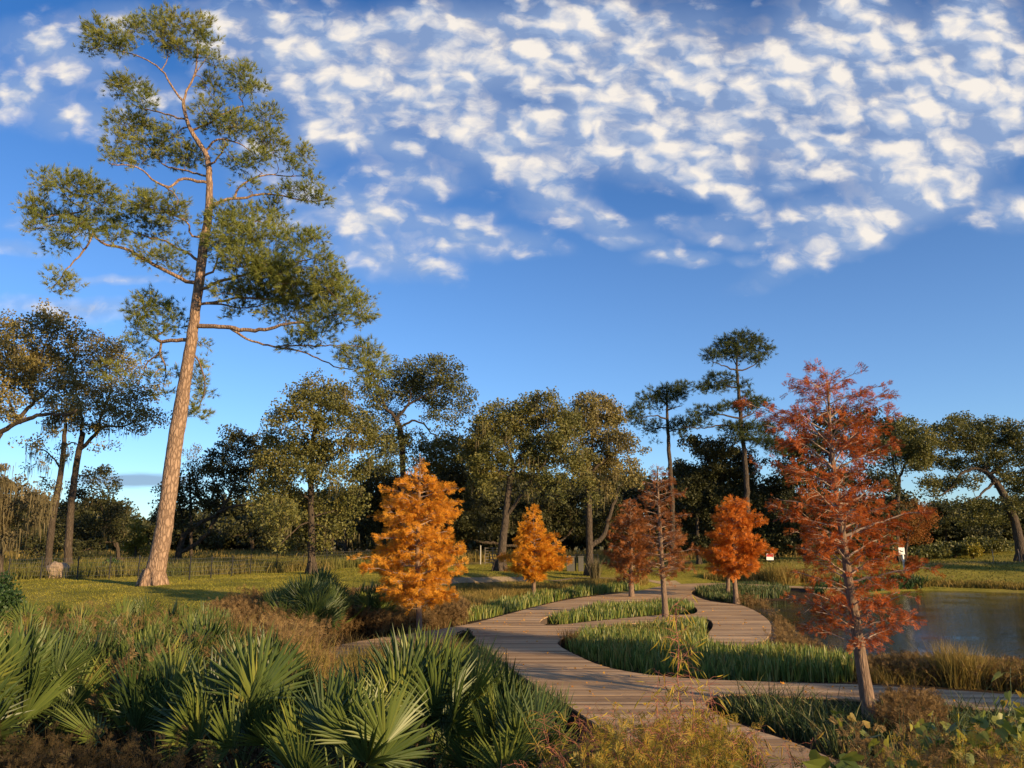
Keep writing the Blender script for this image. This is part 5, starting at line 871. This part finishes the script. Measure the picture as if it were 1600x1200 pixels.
tuft(1222, 912, 1.5, 500, (.02, .035), M['gold'], 'dry bushy tuft beside the far road', 'dry grass tuft', 'grass_tuft', 154, 1.1, .4)
tuft(1178, 990, .85, 200, (.012, .02), M['russet'], 'brown waterside tuft against the curved deck end', 'dry grass tuft', 'grass_tuft', 155, .01, .35) if False else None

# glossy bush, hedge
def shrub(name, label, cat, ctr, rad_, n, leafm, twig, ls, seed, stems=7, bottom=.0, sv=None):
    r = np.random.RandomState(seed); global R; Rs = R; R = r; z = float(H(ctr[0], ctr[1])); root = thing(name, (ctr[0], ctr[1], z), label, cat); A = Acc(); rd = np.array(rad_)
    lobes = unit(r.randn(26, 3)); lobes[:, 2] = np.abs(lobes[:, 2]) * 1.0 - bottom; c = np.array([ctr[0], ctr[1], z + rd[2] * .45]); cs = c + lobes * rd * r.uniform(.35, .8, (26, 1)) * [1, 1, .62]
    for q in cs: w = curve_path(np.array([ctr[0] + r.normal(0, .06), ctr[1] + r.normal(0, .06), z - .05]), np.array([0, 0, 1.]), q, r, .04); A.tube(w, np.linspace(.018, .006, len(w)), 5, 0, False)
    A.obj('stems', twig, root, smooth=True); k = r.randint(0, 26, n); g = unit(r.randn(n, 3)) * r.rand(n, 1) ** .45 * rd * .33; p = cs[k] + g; p[:, 2] = np.maximum(p[:, 2], z + .03); B = Acc(); B.inst(LEAF if sv is None else sv[0], LQ if sv is None else sv[1], None, p, rotm(unit(g + r.randn(n, 3) * .35 * rd.mean())), ls * r.uniform(.7, 1.2, n)); B.obj('foliage', leafm, root); R = Rs
shrub('glossy_bush', 'glossy dark green bush at the picture edge near the tree base', 'bush', (X_(2, 21), 21), (.95, .9, 1.55), 9000, M['holly'], M['twig_dark'], .085, 161)
shrub('young_shrub', 'small leafy green shrub growing in the meadow behind the fence', 'bush', (X_(180, 45), 45), (.6, .5, .8), 700, M['holly'], M['twig_dark'], .16, 162)
for i, (px_, D, w, h, lb) in enumerate([(1440,74,3.2,1.1,'dark hedge clump behind the white sign'),(1490,75,3.4,1.3,'dark hedge clump midway along the hill top'),(1535,76,3.0,1.4,'dark hedge clump nearest the leaning oak trunk'),(1395,72,3.0,1.0,'dark low shrub under the autumn bush-tree')]): shrub('hedge_shrub', lb, 'hedge', (X_(px_, D), D), (w, 1.6, h), 3200, M['oak_mid'], M['twig_dark'], .22, 170 + i)
shrub('young_shrub', 'light green shrub lit by the sun at the far end of the hedge', 'bush', (X_(1518, 73), 73), (1.0, .8, 1.3), 700, M['yellowleaf'], M['twig_dark'], .22, 176)
shrub('dark_shrub', 'rounded black-looking shrub in the corner where the thin deck arm starts', 'bush', (GR(728, 1016)[0], GR(728, 1016)[1] - .3), (.36, .3, .5), 3200, M['oak_dark'], M['twig_dark'], .05, 177)
shrub('small_evergreen', 'small soft green tree between the red cypress and the white sign', 'bush', (X_(1385, 63), 63), (.8, .8, 2.4), 1700, M['oak_mid'], M['twig_dark'], .16, 178)

# ------------------------------------------------------------------ fence, gate, sign, stones
black = plain('black_metal', (0.012, 0.012, 0.013), .5, .2, 5, .4); wire = plain('galvanised_wire', (0.12, 0.12, 0.12), .45, .2, 5, .5)
def fence():
    pts = [(12,905),(63,905),(120,903.5),(170,906),(215,907.5),(256,909),(295,911),(329,905.5),(362,898.5),(391,893),(432,889),(474,887),(510,885.5),(546,884),(590,882),(640,880)]
    b = []
    for x, y in pts: g = GR(x, y); b.append(g if g[1] < 62 else np.array([P(x, y, 60)[0], 60, float(H(P(x, y, 60)[0], 60))]))
    b = np.array(b); D = np.interp(np.arange(len(b)), [0, 3, 6, 8, 11, 15], [41.5, 41.5, 40.5, 45, 53, 60]); b = np.array([[P(x, y, d)[0], d, float(H(P(x, y, d)[0], d))] for (x, y), d in zip(pts, D)])
    root = thing('wire_fence', b[0], 'thin wire fence on slim black posts along the back of the lawn', 'fence')
    for k, q in enumerate(b): A = Acc(); A.tube([q - [0, 0, .2], q + [0, 0, 1.12]], .032, 8); A.tube([q + [0, 0, 1.12], q + [0, 0, 1.15]], .04, 8); A.obj('post', black, root, smooth=False)
    A = Acc()
    for h in (.2, .42, .64, .86, 1.06):
        for p, q in zip(b[:-1], b[1:]): A.tube([p + [0, 0, h], (p + q) / 2 + [0, 0, h - .015], q + [0, 0, h]], .0055, 4, 0, False)
    n = 0
    for p, q in zip(b[:-1], b[1:]):
        for u in np.arange(.06, 1, .07): c = p + (q - p) * u; A.tube([c + [0, 0, .18], c + [0, 0, 1.06]], .003, 3, 0, False)
    tag(A.obj('wire_mesh', wire, root))
fence()
def gate():
    D = 62; x0, x1 = X_(751, D), X_(781, D); z = float(H(x0, D)); gm = plain('pale_gate_rail', (.16, .14, .12), .7, .2, 6); root = thing('field_gate', (x0, D, z), 'low horizontal-bar gate between the oak trunk and the orange cypress', 'gate')
    A = Acc()
    for h in (.15, .38, .6, .82, 1.04, 1.25): A.tube([[x0 + .35, D, z + h], [x1, D, z + h]], .028, 6)
    A.obj('bars', gm, root)
    for x in (x0 + .35, x1, (x0 + x1) / 2 + .2): A = Acc(); A.tube([[x, D, z], [x, D, z + 1.3]], .03, 6); A.obj('upright', gm, root)
    A = Acc(); A.tube([[x0, D - .1, z - .1], [x0, D - .1, z + 1.45]], .05, 8); A.obj('gate_post', plain('white_post', (.4, .38, .34), .6, .1, 5), root)
    for i, (a, b_, lb) in enumerate([(885,897,'wider grey concrete slab standing beyond the amber cypress'),(903,911,'narrower grey concrete slab beside the twin oak trunks')]):
        xa, xb = X_(a, 60), X_(b_, 60); zz = float(H(xa, 60)); A = Acc(); A.box(((xa + xb) / 2, 60, zz + .5), (xb - xa, .25, 1.1)); A.box(((xa + xb) / 2, 60, zz + 1.08), (xb - xa + .08, .33, .07)); o = A.obj('concrete_slab', plain('grey_concrete', (.10, .095, .085), .9, .3, 4)); tag(o, lb, 'concrete slab')
    xa = X_(898, 61); A = Acc(); zz = float(H(xa, 61)); root = thing('metal_frame', (xa, 61, zz), 'black metal frame standing between the two concrete slabs', 'metal frame')
    for k in (0, .5, 1.35, 1.7): A = Acc(); A.tube([[xa + k, 60.6, zz], [xa + k, 60.6, zz + 1.25]], .045, 6); A.obj('upright', black, root)
    A = Acc(); A.tube([[xa, 60.6, zz + 1.2], [xa + 1.7, 60.6, zz + 1.2]], .035, 6); A.tube([[xa, 60.6, zz + .6], [xa + 1.7, 60.6, zz + .6]], .03, 6); A.obj('rail', black, root)
gate()
def sign():
    wp = plain('white_sign_paint', (.82, .8, .74), .5, .06, 4); g = GR(1414, 893); D = 56.0; x = P(1415, 893, D)[0]; z = float(H(x, D)); s = D / 1209
    root = thing('park_sign', (x, D, z), 'white square sign on a bent white post on the far bank', 'sign'); zt = P(1408, 866, D)[2]; xt = P(1408, 866, D)[0]
    A = Acc(); A.tube([[x, D, z - .2], [x - .06, D, z + (zt - z) * .3], [xt + .12, D, z + (zt - z) * .65], [xt + .1, D, zt]], .075, 8); A.obj('post', wp, root, smooth=True)
    w = 9 * s; A = Acc(); A.box((xt, D - .1, zt + w * .55), (w, .05, w * 1.15)); A.obj('panel', wp, root)
    A = Acc(); dk = plain('sign_print', (.05, .05, .05), .6, .1, 4)
    A.box((xt - .03, D - .13, zt + w * .5), (w * .34, .01, w * .12)); A.box((xt - .08, D - .13, zt + w * .62), (w * .12, .01, w * .18)); A.box((xt + .08, D - .13, zt + w * .45), (w * .1, .01, w * .25)); A.obj('pictogram', dk, root)
    D = 62.0; x, z0 = X_(1201, D), 0; z = float(H(x, D)); zt = P(1201, 872, D)[2]; root = thing('park_sign', (x, D, z), 'small red and white sign behind the copper cypress', 'sign'); A = Acc(); A.tube([[x, D, z - .1], [x, D, zt + .2]], .03, 6); A.obj('post', black, root)
    A = Acc(); A.box((x, D - .06, zt + .1), (.55, .03, .5)); A.obj('panel', wp, root); A = Acc(); A.box((x, D - .085, zt + .2), (.5, .01, .2)); A.obj('red_band', plain('red_sign_paint', (.5, .03, .03), .5, .1, 4), root)
    for px_, lb in ((1553, 'thin bare stake on the ridge nearer the hedge'), (1594, 'thin bare stake on the ridge by the picture edge')):
        g = GR(px_, 880); A = Acc(); b0 = np.array([P(px_, 880, 60)[0], 60, float(H(P(px_, 880, 60)[0], 60))]); A.tube([b0 - [0, 0, .1], b0 + [0, 0, .5], b0 + [-.04, 0, .95]], [.03, .025, .02], 6); A.tube([b0 + [0, 0, .7], b0 + [.09, 0, .78]], [.012, .008], 4); o = A.obj('stake', M['twig_grey']); tag(o, lb, 'stake')
sign()
def rock(name, label, c, dim, seed, mt):
    r = np.random.RandomState(seed); A = Acc(); n, m_ = 18, 12; V = []
    for i in range(m_ + 1):
        for j in range(n):
            th = math.pi * i / m_; ph = 2 * math.pi * j / n; p = np.array([math.sin(th) * math.cos(ph), math.sin(th) * math.sin(ph), math.cos(th)]); p = np.sign(p) * np.abs(p) ** .75
            k = 1 + .16 * math.sin(3 * p[0] + seed) * math.cos(2.5 * p[1] + seed) + .10 * math.sin(6 * p[2] + 4 * p[0] + seed) + .05 * math.sin(11 * p[1] + 7 * p[0]); V.append(p * k * np.array(dim) / 2 + c)
    i = np.arange(m_)[:, None] * n; j = np.arange(n)[None]; j2 = (j + 1) % n; A.add(V, np.stack([i + j, i + n + j, i + n + j2, i + j2], -1).reshape(-1, 4)); return tag(A.obj(name, mt), label, 'rock')
stone = plain('mottled_stone', (.30, .22, .16), .9, .5, 3.5, .2, .06)
b = P(86, 899, 42.5); rock('boulder', 'squat brown boulder behind the fence by the first posts', np.array([b[0], 42.6, float(H(b[0], 42.5)) + .33]), (1.05, .8, .95), 2, stone)
b = X_(165, 5.0); rock('flat_stone', 'flat grey stone lying in shade among the russet weeds', np.array([b, 5.0, float(H(b, 5.0)) + .04]), (.38, .26, .12), 5, plain('grey_stone', (.17, .16, .155), .85, .3, 9, .25))

def shade_tree(x, y, h, rad_, label, seed):
    r = np.random.RandomState(seed); global R; Rs = R; R = r; z = float(H(x, y)); root = thing('park_tree', (x, y, z), label, 'tree', None); A = Acc(); t = np.linspace(0, 1, 9)[:, None]; tr = np.array([x, y, z - .1]) + np.array([.3, .2, h * .8]) * t + r.randn(9, 3) * .04; A.tube(tr, np.linspace(.2, .05, 9), 9, 0, True, .1); A.obj('trunk', M['oak_bark'], root, smooth=True)
    B = Acc(); ps = []
    for k in range(34):
        a = r.rand() * 6.283; zz = r.uniform(.42, 1.0); q = np.array([x + math.cos(a) * rad_ * (1.15 - zz * .55) * r.uniform(.3, 1), y + math.sin(a) * rad_ * (1.15 - zz * .55) * r.uniform(.3, 1), z + h * zz]); j = int(np.clip((zz - .25) * 8, 1, 8)); w = curve_path(tr[j], np.array([math.cos(a), math.sin(a), .3]), q, r, .04); B.tube(w, np.linspace(.05, .012, len(w)), 5, 0, False); ps.append(q + unit(r.randn(420, 3)) * r.rand(420, 1) ** .5 * [.9, .9, .6])
    p = np.concatenate(ps); B.inst(SPV, SPQ, None, p, rotm(r.randn(len(p), 3)), .12 * r.uniform(.7, 1.2, len(p)), 1); B.obj('crown', [M['twig_dark'], M['oak_olive']], root); R = Rs
shade_tree(23, 2.5, 7.6, 2.0, 'round park tree beside the path, shading the middle of the boardwalk', 191)
shade_tree(13.5, -9.5, 5.0, 2.8, 'round park tree shading the nearest palmettos', 192)

for i, (x, y, h, lb) in enumerate([(65, 33, 12, 'wide park tree shading the far bank of the pond'), (70, 36, 12, 'wide park tree shading the right end of the far bank'), (80, 52, 13, 'tall park tree shading the green hill beyond the pond')]): shade_tree(x, y, h, 5.5, lb, 195 + i)
for i, (px_, D, h) in enumerate([(880, 5.6, .95), (940, 5.4, 1.0), (1005, 5.8, 1.15), (1062, 5.5, 1.25), (1135, 5.8, 1.0), (1170, 5.2, .7), (1230, 5.6, .7)]): weed(X_(px_, D), D, h, 2, lanc, None, .075, 44, M['weedstem'], M['yweed'] if i % 2 else M['weed'], ['thin weed stem rising by the palmetto tips', 'thin red weed stem with curled leaves in front of the deck edge', 'wiry weed stem above the small spiky palmetto', 'tall leafy weed stem crowding the foot of the tallest yellow stem', 'wiry yellow weed bending over the near walkway', 'short red-stemmed weed rooted beside the near walkway', 'thin yellow weed stem at the far side of the near walkway'][i], 'weed', 'weed', 'weeds below the boardwalk', 220 + i, .08, .3, .003, .25)

blades('reed_bed', 'scattered taller bent reeds over the low reeds by the near walkway', 'reed bed', [(1125,1112),(1240,1100),(1345,1104),(1450,1112),(1650,1128),(1650,1200),(1420,1200),(1312,1188),(1210,1148)], 900, (.4, .8), (.012, .022), M['irisd'], .35, 240, .6, curve=1.0)
blades('golden_grass', 'dead straw blades mixed into the long iris bed', 'grass', [(875,1003),(893,1020),(940,1039),(1000,1052),(1070,1058),(1180,1064),(1330,1066),(1240,1030),(1150,1016),(1105,1008),(1100,990),(1060,974),(978,978),(925,985)], 1800, (.2, .6), (.018, .03), M['gold'], .5, 241, .7, curve=.6)
seedheads('brown_herbs', 'dark russet herbs scattered among the corner vines', 'dry herbs', [(1.9,4.6),(5.5,4.6),(7.2,8.5),(3.4,8.8)], 1300, (.25, .7), M['russet'], 242, 8, .003, .3, True, clump=.8, leaf=.055)
seedheads('pale_herbs', 'yellow-green wispy herbs scattered in the bottom corner', 'herbs', [(2.0,4.4),(5.5,4.6),(6.4,7.5),(3.2,7.6)], 700, (.25, .65), M['weed'], 243, 8, .003, .3, True, clump=.8, leaf=.055)
def litter():
    r = np.random.RandomState(9); global R; Rs = R; R = r; p = np.stack([r.uniform(-3, 12, 5000), r.uniform(9, 40, 5000)], -1); p = p[ondeck(p)]; p = p[(np.sin(p[:, 0] * 1.3) * np.sin(p[:, 1] * .9) > r.uniform(-1, 1, len(p)))][:420]; n = len(p)
    A = Acc(); d = unit(np.c_[r.randn(n, 2), r.uniform(0, .35, n)]); A.inst(LEAF, LQ, None, np.c_[p, np.full(n, .012)], rotm(d), .055 * r.uniform(.5, 1.2, n)); tag(A.obj('fallen_leaves', M['orange']), 'small fallen leaves scattered over the boardwalk planks', 'fallen leaves', kind='stuff'); R = Rs
litter()
